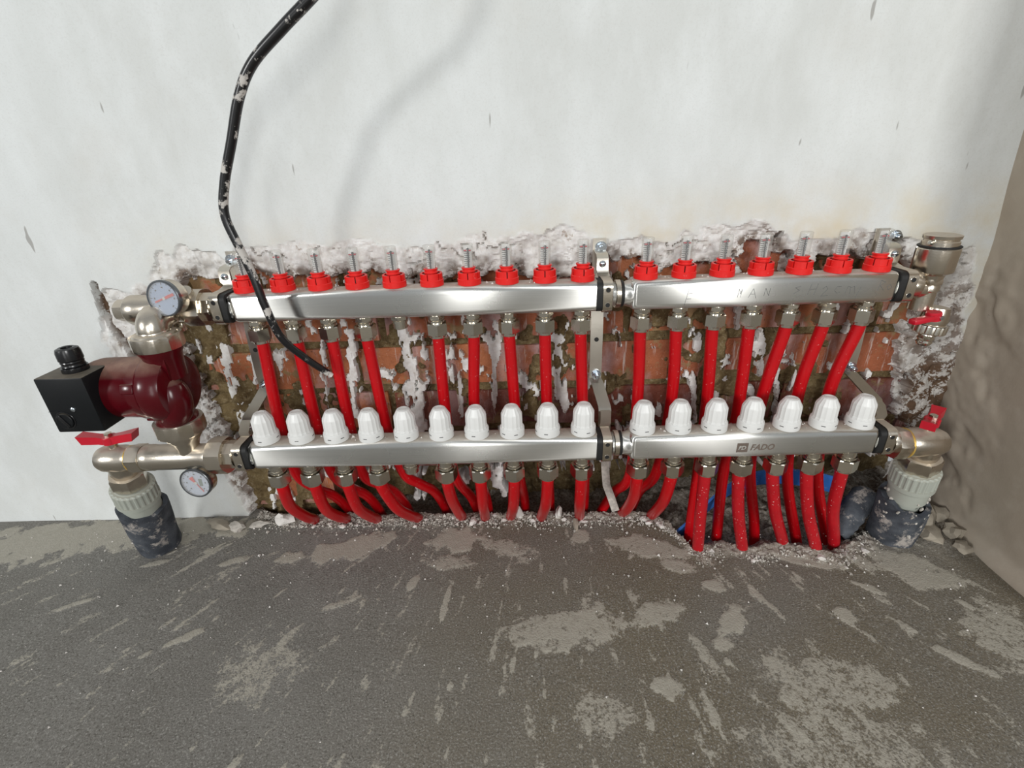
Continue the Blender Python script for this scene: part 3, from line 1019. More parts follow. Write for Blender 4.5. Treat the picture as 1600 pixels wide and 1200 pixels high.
g = G().lathe([(0.0158, 0.0131), (0.0158, 0.0150), (0.0150, 0.0158), (0.0147, 0.0335), (0.0142, 0.0350), (0.0092, 0.0438), (0.0082, 0.0446), (0, 0.0446)], 48, None, ribm)
g.build('grip', 'white_plastic', cp, 22)
G().ring(0.0052, 0.0066, 0.0444, 0.0450, 24, None, 0.0002).build('top_ring', 'white_plastic', cp)
G().lathe([(0.0040, 0.0444), (0.0040, 0.0449), (0, 0.0449)], 20).build('top_button', 'white_plastic', cp)
g = G()
for a in (-1.30, -2.35, 0.2):
    m = Matrix.Rotation(a, 4, 'Z')
    g.box((0.01745, 0, 0.0072), (0.0003, 0.0050, 0.0011), 0, 1, m)
g.build('print_mark', 'grey_print', cp, 0)
for k, x in enumerate(XS):
    o = cp if k == 0 else copy_tree(cp)
    o.location = (x, YL, ZL + 0.0199)
    o.rotation_euler = (0, 0, random.Random(k * 7 + 1).uniform(-0.5, 0.6))
    if k == 0:
        o['label'] = 'leftmost white plastic valve cap on the lower bars'
    elif k == 16:
        o['label'] = 'rightmost white plastic valve cap on the lower bars'
    elif k < 10:
        o['label'] = f'{ORD[k]} white plastic valve cap from the left end of the lower left bar'
    else:
        o['label'] = f'{ORD[k - 10]} white plastic valve cap from the left end of the lower right bar'

# ------------------------------------------------------------------ compression fittings
ft = thing('compression_fitting', 'x', 'pipe fitting', (0, 0, 0), 'compression fittings under the bars')
dn = axis_m((0, 0, -1))
G().lathe([(0.0098, -0.002), (0.0098, 0.0075), (0.0112, 0.0080), (0.0112, 0.0105), (0.0095, 0.0110), (0.0095, 0.014)], 28, dn).build('nipple', 'nickel_clean', ft)
G().nut(0.0118, 0.0010, 0.0062, 6, dn, 0.0006).build('nipple_hex', 'nickel_clean', ft, 18)
G().nut(0.0150, 0.0120, 0.0290, 6, dn, 0.0010, 0.3).build('hex_nut', 'nickel_clean', ft, 18)
G().ring(0.0080, 0.0112, 0.0288, 0.0335, 28, dn).build('end_ring', 'nickel_clean', ft)
fl_ = thing('compression_fitting', 'x', 'pipe fitting', (0, 0, 0), 'compression fittings under the bars')
G().lathe([(0.0110, -0.002), (0.0110, 0.0095), (0.0125, 0.0100), (0.0125, 0.0130), (0.0100, 0.0135), (0.0100, 0.016)], 28, dn).build('nipple', 'nickel_clean', fl_)
G().nut(0.0165, 0.0145, 0.0330, 6, dn, 0.0016, 0.15).build('hex_nut', 'nickel_clean', fl_, 18)
G().ring(0.0080, 0.0120, 0.0328, 0.0370, 28, dn).build('end_ring', 'nickel_clean', fl_)
nub = thing('outlet_plug', 'bare threaded outlet without a pipe under the upper left bar', 'pipe fitting', (XS[4], YU, ZU - 0.0198))
OFF[nub.name] = Vector()
G().lathe([(0.0098, -0.002), (0.0098, 0.006), (0.0110, 0.0065), (0.0110, 0.0095), (0.0096, 0.010), (0.0096, 0.018), (0.008, 0.019), (0, 0.019)], 28, dn).build('threaded_stub', 'nickel_clean', nub)
G().nut(0.0118, 0.0010, 0.0062, 6, dn, 0.0006).build('stub_hex', 'nickel_clean', nub)
nub2 = thing('outlet_plug', 'bare threaded outlet without a pipe under the lower left bar', 'pipe fitting', (XS[4], YL, ZL - 0.0198))
OFF[nub2.name] = Vector()
G().lathe([(0.0110, -0.002), (0.0110, 0.0065), (0.0125, 0.0070), (0.0125, 0.0105), (0.0105, 0.011), (0.0105, 0.019), (0, 0.020)], 28, dn).build('threaded_stub', 'nickel_clean', nub2)
first = True
for k, x in enumerate(XS):
    if k == 4:
        continue
    for proto, y, z, w in ((ft, YU, ZU, 'upper'), (fl_, YL, ZL, 'lower')):
        o = proto if k == 0 else copy_tree(proto)
        o.location = (x - 0.0045 * (x - 0.366), y, z - 0.0198)
        o.rotation_euler = (0, 0, random.Random(k * 13 + len(w) + (5 if w == 'upper' else 0)).uniform(0, 1.05))
        side, j = ('left', k) if k < 10 else ('right', k - 10)
        o['label'] = f'nickel compression fitting on the {ORD[j]} outlet of the {w} {side} bar'

# ------------------------------------------------------------------ red heating pipes
RP = 0.0084
UP = {0: [(-.007, -.062, .230), (-.009, -.052, .13), (.008, -.034, .084), (.024, -.010, .048), (.034, .012, .0), (.04, .03, -.06)],
      1: [(.0491, -.062, .228), (.05, -.052, .13), (.066, -.034, .085), (.082, -.010, .048), (.090, .012, .0), (.095, .03, -.06)],
      2: [(.0998, -.062, .230), (.10, -.052, .1266), (.118, -.036, .090), (.135, -.012, .054), (.145, .012, .0), (.15, .03, -.06)],
      3: [(.1564, -.062, .2136), (.168, -.052, .1246), (.187, -.036, .090), (.205, -.012, .054), (.215, .012, .0), (.22, .03, -.06)],
      5: [(.2488, -.062, .25), (.25, -.050, .12), (.270, -.004, .03), (.280, .016, -.04)],
      6: [(.2933, -.062, .2515), (.290, -.050, .12), (.296, -.006, .03), (.298, .014, -.04)],
      7: [(.3538, -.062, .2518), (.357, -.050, .12), (.364, -.004, .03), (.366, .016, -.04)],
      8: [(.4017, -.062, .2535), (.404, -.050, .12), (.410, -.004, .03), (.412, .016, -.04)],
      9: [(.4551, -.062, .2539), (.463, -.050, .12), (.472, -.004, .03), (.474, .016, -.04)],
      10: [(.537, -.062, .2513), (.5381, -.050, .107), (.520, -.022, .05), (.498, .006, -.03)],
      11: [(.5873, -.062, .2497), (.5812, -.050, .112), (.566, -.018, .05), (.562, .018, -.03)],
      12: [(.6401, -.062, .2512), (.6442, -.060, .1137), (.6418, -.070, .0058), (.641, -.074, -.05)],
      13: [(.6886, -.062, .2248), (.6853, -.060, .1125), (.6884, -.070, -.0054), (.690, -.074, -.05)],
      14: [(.7211, -.062, .2455), (.7262, -.060, .1236), (.7487, -.066, .0179), (.757, -.072, -.05)],
      15: [(.7728, -.062, .2544), (.7878, -.060, .1094), (.8200, -.074, -.012), (.830, -.079, -.05)],
      16: [(.8179, -.062, .253), (.8359, -.060, .1079), (.8700, -.074, -.010), (.878, -.079, -.05)]}
LP = {0: [(-.009, -.092, .093), (-.010, -.055, .040), (-.014, -.028, .012), (-.020, -.010, -.010), (-.026, .004, -.04)],
      1: [(.046, -.092, .086), (.047, -.055, .038), (.043, -.028, .012), (.038, -.010, -.010), (.034, .004, -.04)],
      2: [(.098, -.092, .087), (.100, -.055, .038), (.099, -.030, .012), (.096, -.013, -.010), (.094, .002, -.04)],
      3: [(.160, -.092, .0855), (.168, -.055, .038), (.171, -.030, .012), (.172, -.011, -.010), (.172, .002, -.04)],
      5: [(.2504, -.092, .098), (.252, -.052, .038), (.251, -.026, .010), (.2495, -.009, -.012), (.248, .002, -.04)],
      6: [(.298, -.090, .086), (.295, -.045, .030), (.292, -.018, -.004), (.290, -.004, -.04)],
      7: [(.347, -.090, .086), (.342, -.045, .030), (.338, -.018, -.004), (.336, -.004, -.04)],
      8: [(.398, -.092, .086), (.395, -.048, .030), (.393, -.022, -.004), (.392, -.008, -.04)],
      9: [(.452, -.092, .086), (.458, -.048, .030), (.462, -.022, -.004), (.464, -.010, -.04)],
      10: [(.536, -.092, .096), (.537, -.052, .038), (.538, -.026, .010), (.540, -.010, -.012), (.541, .0, -.04)],
      11: [(.584, -.092, .088), (.586, -.054, .034), (.588, -.032, .008), (.590, -.018, -.012), (.591, -.008, -.04)],
      12: [(.636, -.112, .075), (.6425, -.108, .0), (.645, -.108, -.05)],
      13: [(.694, -.112, .075), (.7135, -.110, .0), (.722, -.110, -.05)],
      14: [(.752, -.108, .075), (.784, -.098, .0), (.798, -.096, -.05)],
      15: [(.800, -.113, .075), (.829, -.1135, .0), (.842, -.113, -.05)],
      16: [(.842, -.106, .075), (.867, -.097, .0), (.877, -.095, -.05)]}
for k, x in enumerate(XS):
    if k == 4:
        continue
    xf = x - 0.0045 * (x - 0.366)
    side, j = ('left', k) if k < 10 else ('right', k - 10)
    top = [(xf, YU, ZU - 0.0475), (xf, YU, ZU - 0.062)]
    g = G().tube(smooth_path(top + UP[k], 8), RP, 16)
    o = g.build('heating_pipe', 'pipe', None, 60, (xf, YU, 0.0))
    tag(o, f'red plastic pipe hanging from the {ORD[j]} outlet of the upper {side} bar', 'pipe', 'red pipes from the upper bars')
    top = [(xf, YL, ZL - 0.050), (xf, YL, ZL - 0.066)]
    g = G().tube(smooth_path(top + LP[k], 8), RP + 0.0004, 16)
    o = g.build('heating_pipe', 'pipe' if k < 12 else 'pipe_dusty', None, 60, (xf, YL, 0.0))
    how = 'bending into the trench' if k < 12 else 'entering the floor'
    tag(o, f'red pipe under the {ORD[j]} outlet of the lower {side} bar, {how}', 'pipe', 'red pipes from the lower bars')


# ------------------------------------------------------------------ wall brackets with clamps
def clamp(root, x, y, z, w, rub_side):
    """rounded band of sheet metal around the bar neck, rubber lined"""
    hy, hz, r = 0.0212, 0.0212, 0.009
    prof = []
    for cy, cz, a0 in ((-1, 1, 90), (-1, -1, 180), (1, -1, 270), (1, 1, 0)):
        for i in range(5):
            a = math.radians(a0 + i * 22.5)
            prof.append((cy * (hy - r) + r * math.cos(a), cz * (hz - r) + r * math.sin(a)))
    for nm, sc, ww, xo, mt in (('clamp_band', 1.0, w, 0.0, 'nickel'), ('rubber_lining', 0.93, w + 0.004, rub_side * 0.0055, 'rubber')):
        th = 0.0016 if nm == 'clamp_band' else 0.005
        vs_, fs_ = [], []
        n = len(prof)
        for py, pz in prof:
            l = math.hypot(py, pz)
            iy, iz = py * sc * (1 - th / l), pz * sc * (1 - th / l)
            for xx in (-ww / 2, ww / 2):
                vs_.append((x + xo + xx, y + py * sc, z + pz * sc))
                vs_.append((x + xo + xx, y + iy, z + iz))
        for i in range(n):
            a, b = i * 4, ((i + 1) % n) * 4
            fs_ += [(a, b, b + 2, a + 2), (a + 1, a + 3, b + 3, b + 1), (a, a + 1, b + 1, b), (a + 2, b + 2, b + 3, a + 3)]
        band = G().add(vs_, fs_).build(nm, mt, root, 40)
        if nm == 'clamp_band':
            for dz in (-0.0095, 0.0105):
                m = axis_m((0, -1, 0), (x, y - 0.0205, z + dz))
                G().ring(0.0030, 0.0037, 0.0, 0.0010, 20, m, 0.0003).build('hole_rim', 'nickel', band)
                G().lathe([(0.0031, 0), (0.0031, 0.0009), (0, 0.0009)], 16, m).build('screw_hole', 'rubber', band, 0)


def bolt(root, p, r=0.0058, axis=(0, -1, 0), name='bolt', stud=0.004, mat='blue_zinc'):
    m = axis_m(axis, p)
    b = G().lathe([(r * 1.35, 0), (r * 1.35, 0.0012), (0, 0.0012)], 24, m)
    b = b.nut(r, 0.0012, 0.0066, 6, m, 0.0007, 0.4).build(name, mat, root)
    G().lathe([(r * 0.52, 0.006), (r * 0.52, 0.0066 + stud), (r * 0.42, 0.0072 + stud), (0, 0.0072 + stud)], 16, m).build('stud', mat, b)
    return b


def screw(root, p, axis=(0, -1, 0), r=0.0046):
    m = axis_m(axis, p)
    s_ = G().lathe([(r, 0), (r * 0.97, 0.0010), (r * 0.75, 0.0024), (r * 0.4, 0.0031), (0, 0.0033)], 22, m).build('screw', 'blue_zinc', root)
    g = G().box((0, 0, 0.0031), (r * 1.0, r * 0.2, 0.0008), 0, 1, m).box((0, 0, 0.0031), (r * 0.2, r * 1.0, 0.0008), 0, 1, m)
    g.build('cross_slot', 'rubber', s_, 0)


def bracket(label, x, top_bolt, up_clamp, low_clamp, sx_low, rub):
    b = thing('wall_bracket', label, 'bracket', (x, 0.0, 0.16))
    pts = [(x, -0.004, 0.478), (x, -0.004, 0.40), (x, -0.010, 0.36), (x, -0.014, 0.30), (x, -0.014, 0.268),
           (x + sx_low * 0.4, -0.020, 0.262), (x + sx_low, -0.068, 0.2440), (x + sx_low, -0.072, 0.2400), (x + sx_low, -0.073, 0.158)]
    G().ribbon(pts, 0.0185, 0.0022).build('strap', 'zinc', b, 30)
    # upper tab standing forward to the clamp
    xt, yt = up_clamp, YU
    G().ribbon([(x, -0.006, 0.462), (x, -0.030, 0.460), (x, -0.036, 0.456), (x, -0.037, 0.442), (xt, -0.040, 0.437), (xt, -0.052, 0.4345)], 0.0160, 0.0020).build('upper_tab', 'zinc', b, 30)
    screw(b, (x, -0.0382, 0.449))
    bolt(b, (top_bolt[0], -0.0055, top_bolt[1]), 0.0062)
    bolt(b, (x + 0.001, -0.0155, 0.2745), 0.0058, stud=0.006)
    G().lathe([(0.0034, 0), (0.0034, 0.0008), (0, 0.0008)], 16, axis_m((0, -1, 0), (x, -0.0130, 0.331))).build('slot_hole', 'rubber', b, 0)
    G().box((x, -0.0062, 0.384), (0.008, 0.0012, 0.006), 0, 1).build('square_hole', 'rubber', b, 0)
    # lower tab
    xl = low_clamp
    G().ribbon([(x + sx_low, -0.0745, 0.2420), (x + sx_low, -0.0800, 0.2400), (x + sx_low * 0.5 + xl * 0.5 - x * 0.5, -0.098, 0.2340), (xl, -0.105, 0.2325)], 0.0150, 0.0018).build('lower_tab', 'zinc', b, 30)
    screw(b, (x + sx_low, -0.0742, 0.2290))
    clamp(b, up_clamp, YU, ZU, 0.0125, rub)
    clamp(b, low_clamp, YL, ZL, 0.0125, rub)
    return b


bracket('bent steel wall bracket at the left end, behind the leftmost flow meter', -0.042, (-0.0446, 0.4656), -0.0370, -0.0380, -0.006, 1)
bracket('bent steel wall bracket in the middle, between the two bar sections', 0.4805, (0.4824, 0.4660), 0.4810, 0.4815, 0.007, -1)
bracket('bent steel wall bracket at the right end, behind the rightmost red pipe', 0.8720, (0.8899, 0.467), 0.8690, 0.8680, 0.012, -1)

# ------------------------------------------------------------------ left assembly, upper
PX, PXL, PY = -0.105, -0.117, -0.116         # pump port axis
X1 = (1, 0, 0)
u = thing('union_nut', 'large nickel union nut at the left end of the upper bar', 'union nut', (-0.07, YU, ZU - 0.024))
G().nut(0.0262, -0.0845, -0.0600, 8, axis_m(X1, (0, YU, ZU)), 0.0025, 0.2).build('nut_body', 'nickel', u, 18)
G().nut(0.0205, -0.0600, -0.0480, 8, axis_m(X1, (0, YU, ZU)), 0.001, 0.1).build('adaptor_hex', 'nickel', u, 18)
G().lathe([(0.0165, -0.0485), (0.0165, -0.040)], 28, axis_m(X1, (0, YU, ZU))).build('adaptor_neck', 'nickel', u)

t_ = thing('tee_fitting', 'nickel tee fitting left of the upper bar, carrying the blue-faced gauge', 'pipe fitting', (-0.12, YU, ZU - 0.02))
G().lathe([(0.0188, -0.166), (0.0203, -0.163), (0.0203, -0.150), (0.0193, -0.147), (0.0193, -0.098), (0.0208, -0.094), (0.0208, -0.084)], 36, axis_m(X1, (0, YU, ZU - 0.001))).build('run', 'nickel', t_)
G().nut(0.0155, -0.182, -0.165, 6, axis_m(X1, (0, YU, ZU - 0.001)), 0.002).build('end_plug', 'nickel', t_)
G().lathe([(0.0165, 0.010), (0.0165, 0.034), (0.0178, 0.035), (0.0178, 0.044)], 32, axis_m((0, -1, 0), (PX, YU, ZU - 0.002))).build('branch', 'nickel', t_)
G().lathe([(0.0095, 0.010), (0.0095, 0.030)], 20, axis_m((0.1, -0.6, 0.8), (-0.076, YU, ZU + 0.003))).build('gauge_boss', 'nickel', t_)
G().box((-0.088, -0.088, 0.395), (0.009, 0.008, 0.012), 0.0012, 2).build('drain_plug', 'nickel_clean', t_)

e = thing('elbow_fitting', 'smooth nickel elbow turning down from the upper tee to the pump', 'pipe fitting', (PX, PY, 0.385))
arc = [(PX, PY + 0.018, ZU - 0.002)]
for i in range(9):
    a = math.radians(i * 11.25)
    arc.append((PX, PY + 0.012 - 0.0125 * math.sin(a), ZU - 0.0145 + 0.0125 * math.cos(a)))
arc += [(PX, PY, 0.396), (PX, PY, 0.390)]
G().tube(arc, 0.0180, 32, True, [0.0180] * (len(arc) - 2) + [0.0180, 0.0180]).build('elbow_body', 'nickel', e, 60)
G().lathe([(0.0180, 0.3955), (0.0190, 0.3970), (0.0190, 0.3990), (0.0180, 0.4005)], 32, Matrix.Translation((PX, PY, 0))).build('bead', 'nickel', e)

u = thing('union_nut', 'wide nickel union nut on top of the red pump', 'union nut', (PX, PY, 0.372))
G().nut(0.0300, 0.3770, 0.3950, 12, Matrix.Translation((PX, PY, 0)), 0.0022).build('nut_body', 'nickel', u, 18)
G().lathe([(0.026, 0.3945), (0.0245, 0.3970), (0.0185, 0.3980)], 32, Matrix.Translation((PX, PY, 0))).build('shoulder', 'nickel', u)

# ------------------------------------------------------------------ circulation pump
p = thing('circulation_pump', 'dark red circulation pump with black terminal box', 'pump', (PX, PY, 0.270))
T = Matrix.Translation((PX, PY, 0))
ZP = 0.321
TL = Matrix.Translation((PXL, PY, 0))
G().lathe([(0.0265, 0.3785), (0.0265, 0.3740), (0.0235, 0.3680), (0.0215, 0.3560), (0.0205, 0.335)], 36, T).build('upper_flange', 'pump_red', p)
mx = axis_m((-1, 0, 0), (PX, PY, ZP))
G().lathe([(0.0, -0.012), (0.034, -0.012), (0.0425, -0.009), (0.0465, -0.002), (0.0475, 0.010), (0.0475, 0.016), (0.0455, 0.020), (0.043, 0.022)], 56, mx).build('volute', 'pump_red', p)
hs = G().lathe([(0.0440, 0.020), (0.0440, 0.032), (0.0420, 0.036), (0.0410, 0.060), (0.0410, 0.088), (0.0385, 0.098), (0.030, 0.102), (0, 0.102)], 56, mx).build('motor_housing', 'pump_red', p)
for a in (20, 110, 200, 290):
    m = mx @ Matrix.Rotation(math.radians(a), 4, 'Z')
    G().box((0.0425, 0, 0.029), (0.008, 0.013, 0.018), 0.002, 2, m).build('housing_lug', 'pump_red', hs)
# suction channel bulging at the front right
SX, SY = PX + 0.004, PY - 0.014
path = [(PXL + 0.004, SY + 0.010, 0.270), (PXL + 0.006, SY + 0.005, 0.280), (SX - 0.002, SY, 0.292), (SX + 0.001, SY - 0.001, 0.305), (SX + 0.001, SY, 0.318), (SX, SY + 0.001, 0.328), (SX - 0.001, SY + 0.002, 0.3345), (SX - 0.002, SY + 0.003, 0.3375)]
G().tube(smooth_path(path, 4), 0.02, 30, True, [0.0195, 0.0195, 0.0195, 0.0196, 0.0197, 0.0198, 0.0200, 0.0203, 0.0205, 0.0206, 0.0207, 0.0208, 0.0208, 0.0208, 0.0206, 0.0203, 0.0198, 0.0192, 0.0184, 0.0176, 0.0165, 0.015, 0.0133, 0.0115, 0.0100, 0.008, 0.0060, 0.0034, 0.0004]).build('suction_channel', 'pump_red', p, 60)
G().ribbon([(PX + 0.008, PY - 0.012, 0.3740), (PX + 0.009, PY - 0.014, 0.354), (PX + 0.007, PY - 0.012, 0.332)], 0.011, 0.012).build('stiffening_rib', 'pump_red', p, 40)
G().lathe([(0.0195, 0.290), (0.0205, 0.280), (0.0245, 0.2760), (0.0260, 0.2740), (0.0260, 0.2700), (0, 0.2700)], 36, TL).build('lower_flange', 'pump_red', p)
bx_ = G().box((-0.2030, -0.1460, 0.3215), (0.0610, 0.0480, 0.0760), 0.0022, 2).build('terminal_box', 'black_plastic', p)
m = axis_m((0, -1, 0), (-0.2165, -0.1700, 0.3010))
kn = G().ring(0.0108, 0.0125, -0.0005, 0.0008, 32, m, 0.0003).build('selector_recess', 'black_gloss', bx_)
G().lathe([(0.0105, -0.001), (0.0105, 0.0020), (0.0098, 0.0026), (0, 0.0026)], 32, m).build('selector_knob', 'black_plastic', bx_)
G().box((0, 0, 0.0030), (0.0050, 0.0180, 0.0022), 0.0008, 2, m @ Matrix.Rotation(0.5, 4, 'Z')).build('knob_bar', 'black_gloss', bx_)
m = axis_m((0, -1, 0), (-0.2005, -0.1700, 0.3165))
G().lathe([(0.0032, 0), (0.0030, 0.0010), (0.0018, 0.0017), (0, 0.0018)], 18, m).build('cover_screw', 'blue_zinc', bx_)
G().box((-0.2265, -0.1702, 0.3140), (0.0135, 0.0005, 0.0005)).build('seam', 'black_gloss', bx_, 0)
gm = Matrix.Translation((-0.2000, -0.1440, 0.0))
gl_ = G().nut(0.0145, 0.3595, 0.3655, 12, gm, 0.0008).lathe([(0.0120, 0.3655), (0.0128, 0.3672), (0.0120, 0.3690), (0.0120, 0.3705), (0.0126, 0.3720), (0.0120, 0.3735)], 30, gm)
gl_.build('cable_gland', 'black_gloss', p)
G().lathe([(0.0118, 0.3733), (0.0132, 0.3750), (0.0130, 0.3850), (0.0118, 0.3890), (0.0085, 0.3905), (0.0060, 0.3900), (0.0055, 0.3860), (0, 0.3860)], 30, gm).build('gland_cap', 'black_gloss', p)

# ------------------------------------------------------------------ left assembly, lower
u = thing('union_nut', 'wide nickel union nut beneath the red pump', 'union nut', (PXL, PY, 0.250))
G().nut(0.0315, 0.2505, 0.2705, 12, TL, 0.0022).build('nut_body', 'nickel', u, 18)
t2 = thing('tee_fitting', 'nickel tee fitting left of the lower bar, below the pump', 'pipe fitting', (-0.12, YL, ZL - 0.022))
zt = ZL - 0.004
G().lathe([(0.0182, -0.186), (0.0195, -0.183), (0.0195, -0.172), (0.0188, -0.170), (0.0188, -0.096), (0.0205, -0.092), (0.0205, -0.083)], 36, axis_m(X1, (0, YL, zt))).build('run', 'nickel', t2)
G().lathe([(0.0140, 0.207), (0.0145, 0.2260), (0.0180, 0.2360), (0.0260, 0.2480), (0.0260, 0.2510)], 36, TL).build('branch', 'nickel', t2)
u = thing('union_nut', 'large nickel union nut at the left end of the lower bar', 'union nut', (-0.07, YL, ZL - 0.026))
G().nut(0.0275, -0.0845, -0.0625, 8, axis_m(X1, (0, YL, zt + 0.001)), 0.0025, 0.3).build('nut_body', 'nickel', u, 18)
G().nut(0.0205, -0.0625, -0.0490, 8, axis_m(X1, (0, YL, zt + 0.002)), 0.001, 0.2).build('adaptor_hex', 'nickel', u, 18)
G().lathe([(0.0165, -0.0495), (0.0165, -0.040)], 28, axis_m(X1, (0, YL, ZL))).build('adaptor_neck', 'nickel', u)


def gauge(label, c, nrm, R, dial, needle_ang, stem_to, kind):
    g_ = thing('dial_gauge', label, 'gauge', c)
    m = axis_m(nrm, c)
    # local frame: x right, y up on the dial
    zax = Vector(nrm).normalized()
    xax = Vector((0, 0, 1)).cross(zax).normalized()
    yax = zax.cross(xax)
    L = Matrix((xax, yax, zax)).transposed().to_4x4()
    L.translation = Vector(c)
    G().lathe([(0, -0.014), (R * 0.93, -0.014), (R * 0.97, -0.012), (R * 0.97, 0.0)], 44, L).build('housing', 'nickel', g_)
    G().ring(R * 0.90, R, -0.002, 0.0042, 44, L, 0.001).build('bezel', 'bezel', g_)
    d_ = G().lathe([(R * 0.92, 0.0), (R * 0.92, 0.0012), (0, 0.0012)], 44, L).build('dial_face', dial, g_, 0)
    tk = G()
    for i in range(13):
        a = math.radians(225 - i * 22.5)
        mm = L @ Matrix.Rotation(a, 4, 'Z')
        tk.box((R * 0.80, 0, 0.00135), (R * (0.14 if i % 2 == 0 else 0.08), R * 0.028, 0.0003), 0, 1, mm)
        if i % 2 == 0:
            tk.box((R * 0.60, 0, 0.00135), (R * 0.07, R * 0.10, 0.0003), 0, 1, mm)
    tk.build('scale_marks', 'ink', d_, 0)
    nm = L @ Matrix.Rotation(needle_ang, 4, 'Z')
    if kind == 'broad':
        n = G().box((R * 0.38, 0, 0.0022), (R * 0.58, R * 0.15, 0.0006), 0, 1, nm).box((-R * 0.35, 0, 0.0022), (R * 0.55, R * 0.09, 0.0006), 0, 1, nm)
    else:
        n = G().box((R * 0.33, 0, 0.0022), (R * 0.80, R * 0.05, 0.0006), 0, 1, nm)
        n.add([(-R * 0.05, -R * 0.05, 0.0019), (-R * 0.05, R * 0.05, 0.0019), (-R * 0.46, R * 0.15, 0.0019), (-R * 0.46, -R * 0.15, 0.0019),
               (-R * 0.05, -R * 0.05, 0.0025), (-R * 0.05, R * 0.05, 0.0025), (-R * 0.46, R * 0.15, 0.0025), (-R * 0.46, -R * 0.15, 0.0025)],
              [(0, 1, 2, 3), (4, 7, 6, 5), (0, 4, 5, 1), (1, 5, 6, 2), (2, 6, 7, 3), (3, 7, 4, 0)], nm)
        G().box((R * 0.30, R * 0.02, 0.00135), (R * 0.22, R * 0.5, 0.0003), 0, 1, L).build('printed_field', 'ink_green', d_, 0)
    n.build('needle', 'needle', g_, 0)
    G().lathe([(R * 0.09, 0.001), (R * 0.09, 0.0028), (0, 0.0030)], 16, L).build('pivot', 'white_plastic', g_)
    G().lathe([(0, 0.0036), (R * 0.90, 0.0034)], 40, L).build('cover_glass', 'clear', g_, 0)
    a = Vector(c) - zax * 0.010
    G().tube([a, stem_to], 0.0075, 18).build('stem', 'nickel', g_)
    return g_


gauge('round blue-faced gauge with a broad red needle on the upper tee', (-0.0815, -0.1080, 0.4390), (-0.12, -1, 0.10), 0.0230, 'dial', math.radians(20), (-0.078, -0.075, 0.425), 'broad')
gauge('round white-faced gauge with a thin red needle hanging below the lower tee', (-0.1105, -0.1330, 0.1740), (-0.05, -1, 0.08), 0.0232, 'dial_white', math.radians(-58), (-0.094, -0.115, 0.196), 'thin')


def butterfly(root, c, ang, s=1.0):
    m = Matrix.Translation(Vector(c)) @ Matrix.Rotation(ang, 4, 'Z')
    h = G()
    for sg in (-1, 1):
        h.add([(sg * 0.004, -0.0075, -0.006), (sg * 0.014, -0.0055, -0.005), (sg * 0.034 * s, -0.0085, -0.002), (sg * 0.038 * s, -0.0085, 0.0110), (sg * 0.014, -0.0055, 0.0070), (sg * 0.004, -0.0075, 0.005),
               (sg * 0.004, 0.0075, -0.006), (sg * 0.014, 0.0055, -0.005), (sg * 0.034 * s, 0.0085, -0.002), (sg * 0.038 * s, 0.0085, 0.0110), (sg * 0.014, 0.0055, 0.0070), (sg * 0.004, 0.0075, 0.005)],
              [(0, 1, 4, 5), (1, 2, 3, 4), (6, 11, 10, 7), (7, 10, 9, 8), (0, 6, 7, 1), (1, 7, 8, 2), (2, 8, 9, 3), (3, 9, 10, 4), (4, 10, 11, 5), (5, 11, 6, 0)], m)
    h.lathe([(0.0095, -0.006), (0.0095, 0.004), (0.0085, 0.0055), (0, 0.0055)], 24, m)
    hb = h.build('handle', 'handle_red', root, 30)
    hb['label'] = 'red butterfly handle'
    G().nut(0.0052, 0.0050, 0.0098, 6, m, 0.0007).build('handle_nut', 'nickel', hb)
    G().lathe([(0.0062, -0.020), (0.0062, -0.005)], 18, m).build('valve_stem', 'nickel', root)


VX = -0.2265
v = thing('ball_valve', 'angled ball valve with red handle at the left end below the pump', 'valve', (VX, YL, 0.15))
G().lathe([(0, -0.2560), (0.010, -0.2550), (0.0165, -0.2515), (0.0195, -0.2450), (0.0200, -0.2360), (0.0200, -0.2160), (0.0182, -0.2120), (0.0182, -0.2060)], 36, axis_m(X1, (0, YL, zt))).build('valve_body', 'nickel', v)
G().nut(0.0215, -0.2050, -0.1860, 6, axis_m(X1, (0, YL, zt)), 0.002, 0.25).build('inlet_hex', 'nickel', v)
G().ring(0.0175, 0.0192, -0.2062, -0.2046, 30, axis_m(X1, (0, YL, zt)), 0.0003).build('seal_ring', 'brass', v)
def down_axis(top, bottom):
    a = Vector(bottom) - Vector(top)
    return axis_m(a, top), a.length


TV, LV = down_axis((VX, YL, 0.200), (-0.268, -0.068, 0.0))
G().lathe([(0.0185, 0.0), (0.0185, 0.017), (0.0170, 0.020), (0.0170, 0.030)], 32, TV).build('outlet', 'nickel', v)
G().nut(0.0245, 0.0230, 0.0470, 6, TV, 0.002, 0.35).build('outlet_hex', 'nickel', v)
butterfly(v, (VX, YL, 0.2400), 0.10, 1.0)


def ppr(label, m, s0):
    c = thing('pipe_coupling', label, 'coupling', m @ Vector((0, 0, s0 + 0.06)))

    def rib(k, h):
        return 1.0 if k % 4 < 2 else 0.955
    G().lathe([(0.0270, s0), (0.0292, s0 + 0.002), (0.0292, s0 + 0.0080), (0.0292, s0 + 0.0260)], 96, m, rib).build('ribbed_nut', 'ppr', c, 25)
    G().lathe([(0.0225, s0 - 0.002), (0.0225, s0 - 0.0005), (0.0292, s0 + 0.0022)], 48, m).build('nut_top', 'ppr', c)
    G().lathe([(0.0296, s0 + 0.0255), (0.0296, s0 + 0.0330), (0.0280, s0 + 0.0350), (0.0262, s0 + 0.0355), (0.0255, s0 + 0.0600), (0.02, s0 + 0.062)], 48, m).build('sleeve', 'ppr', c)
    return c


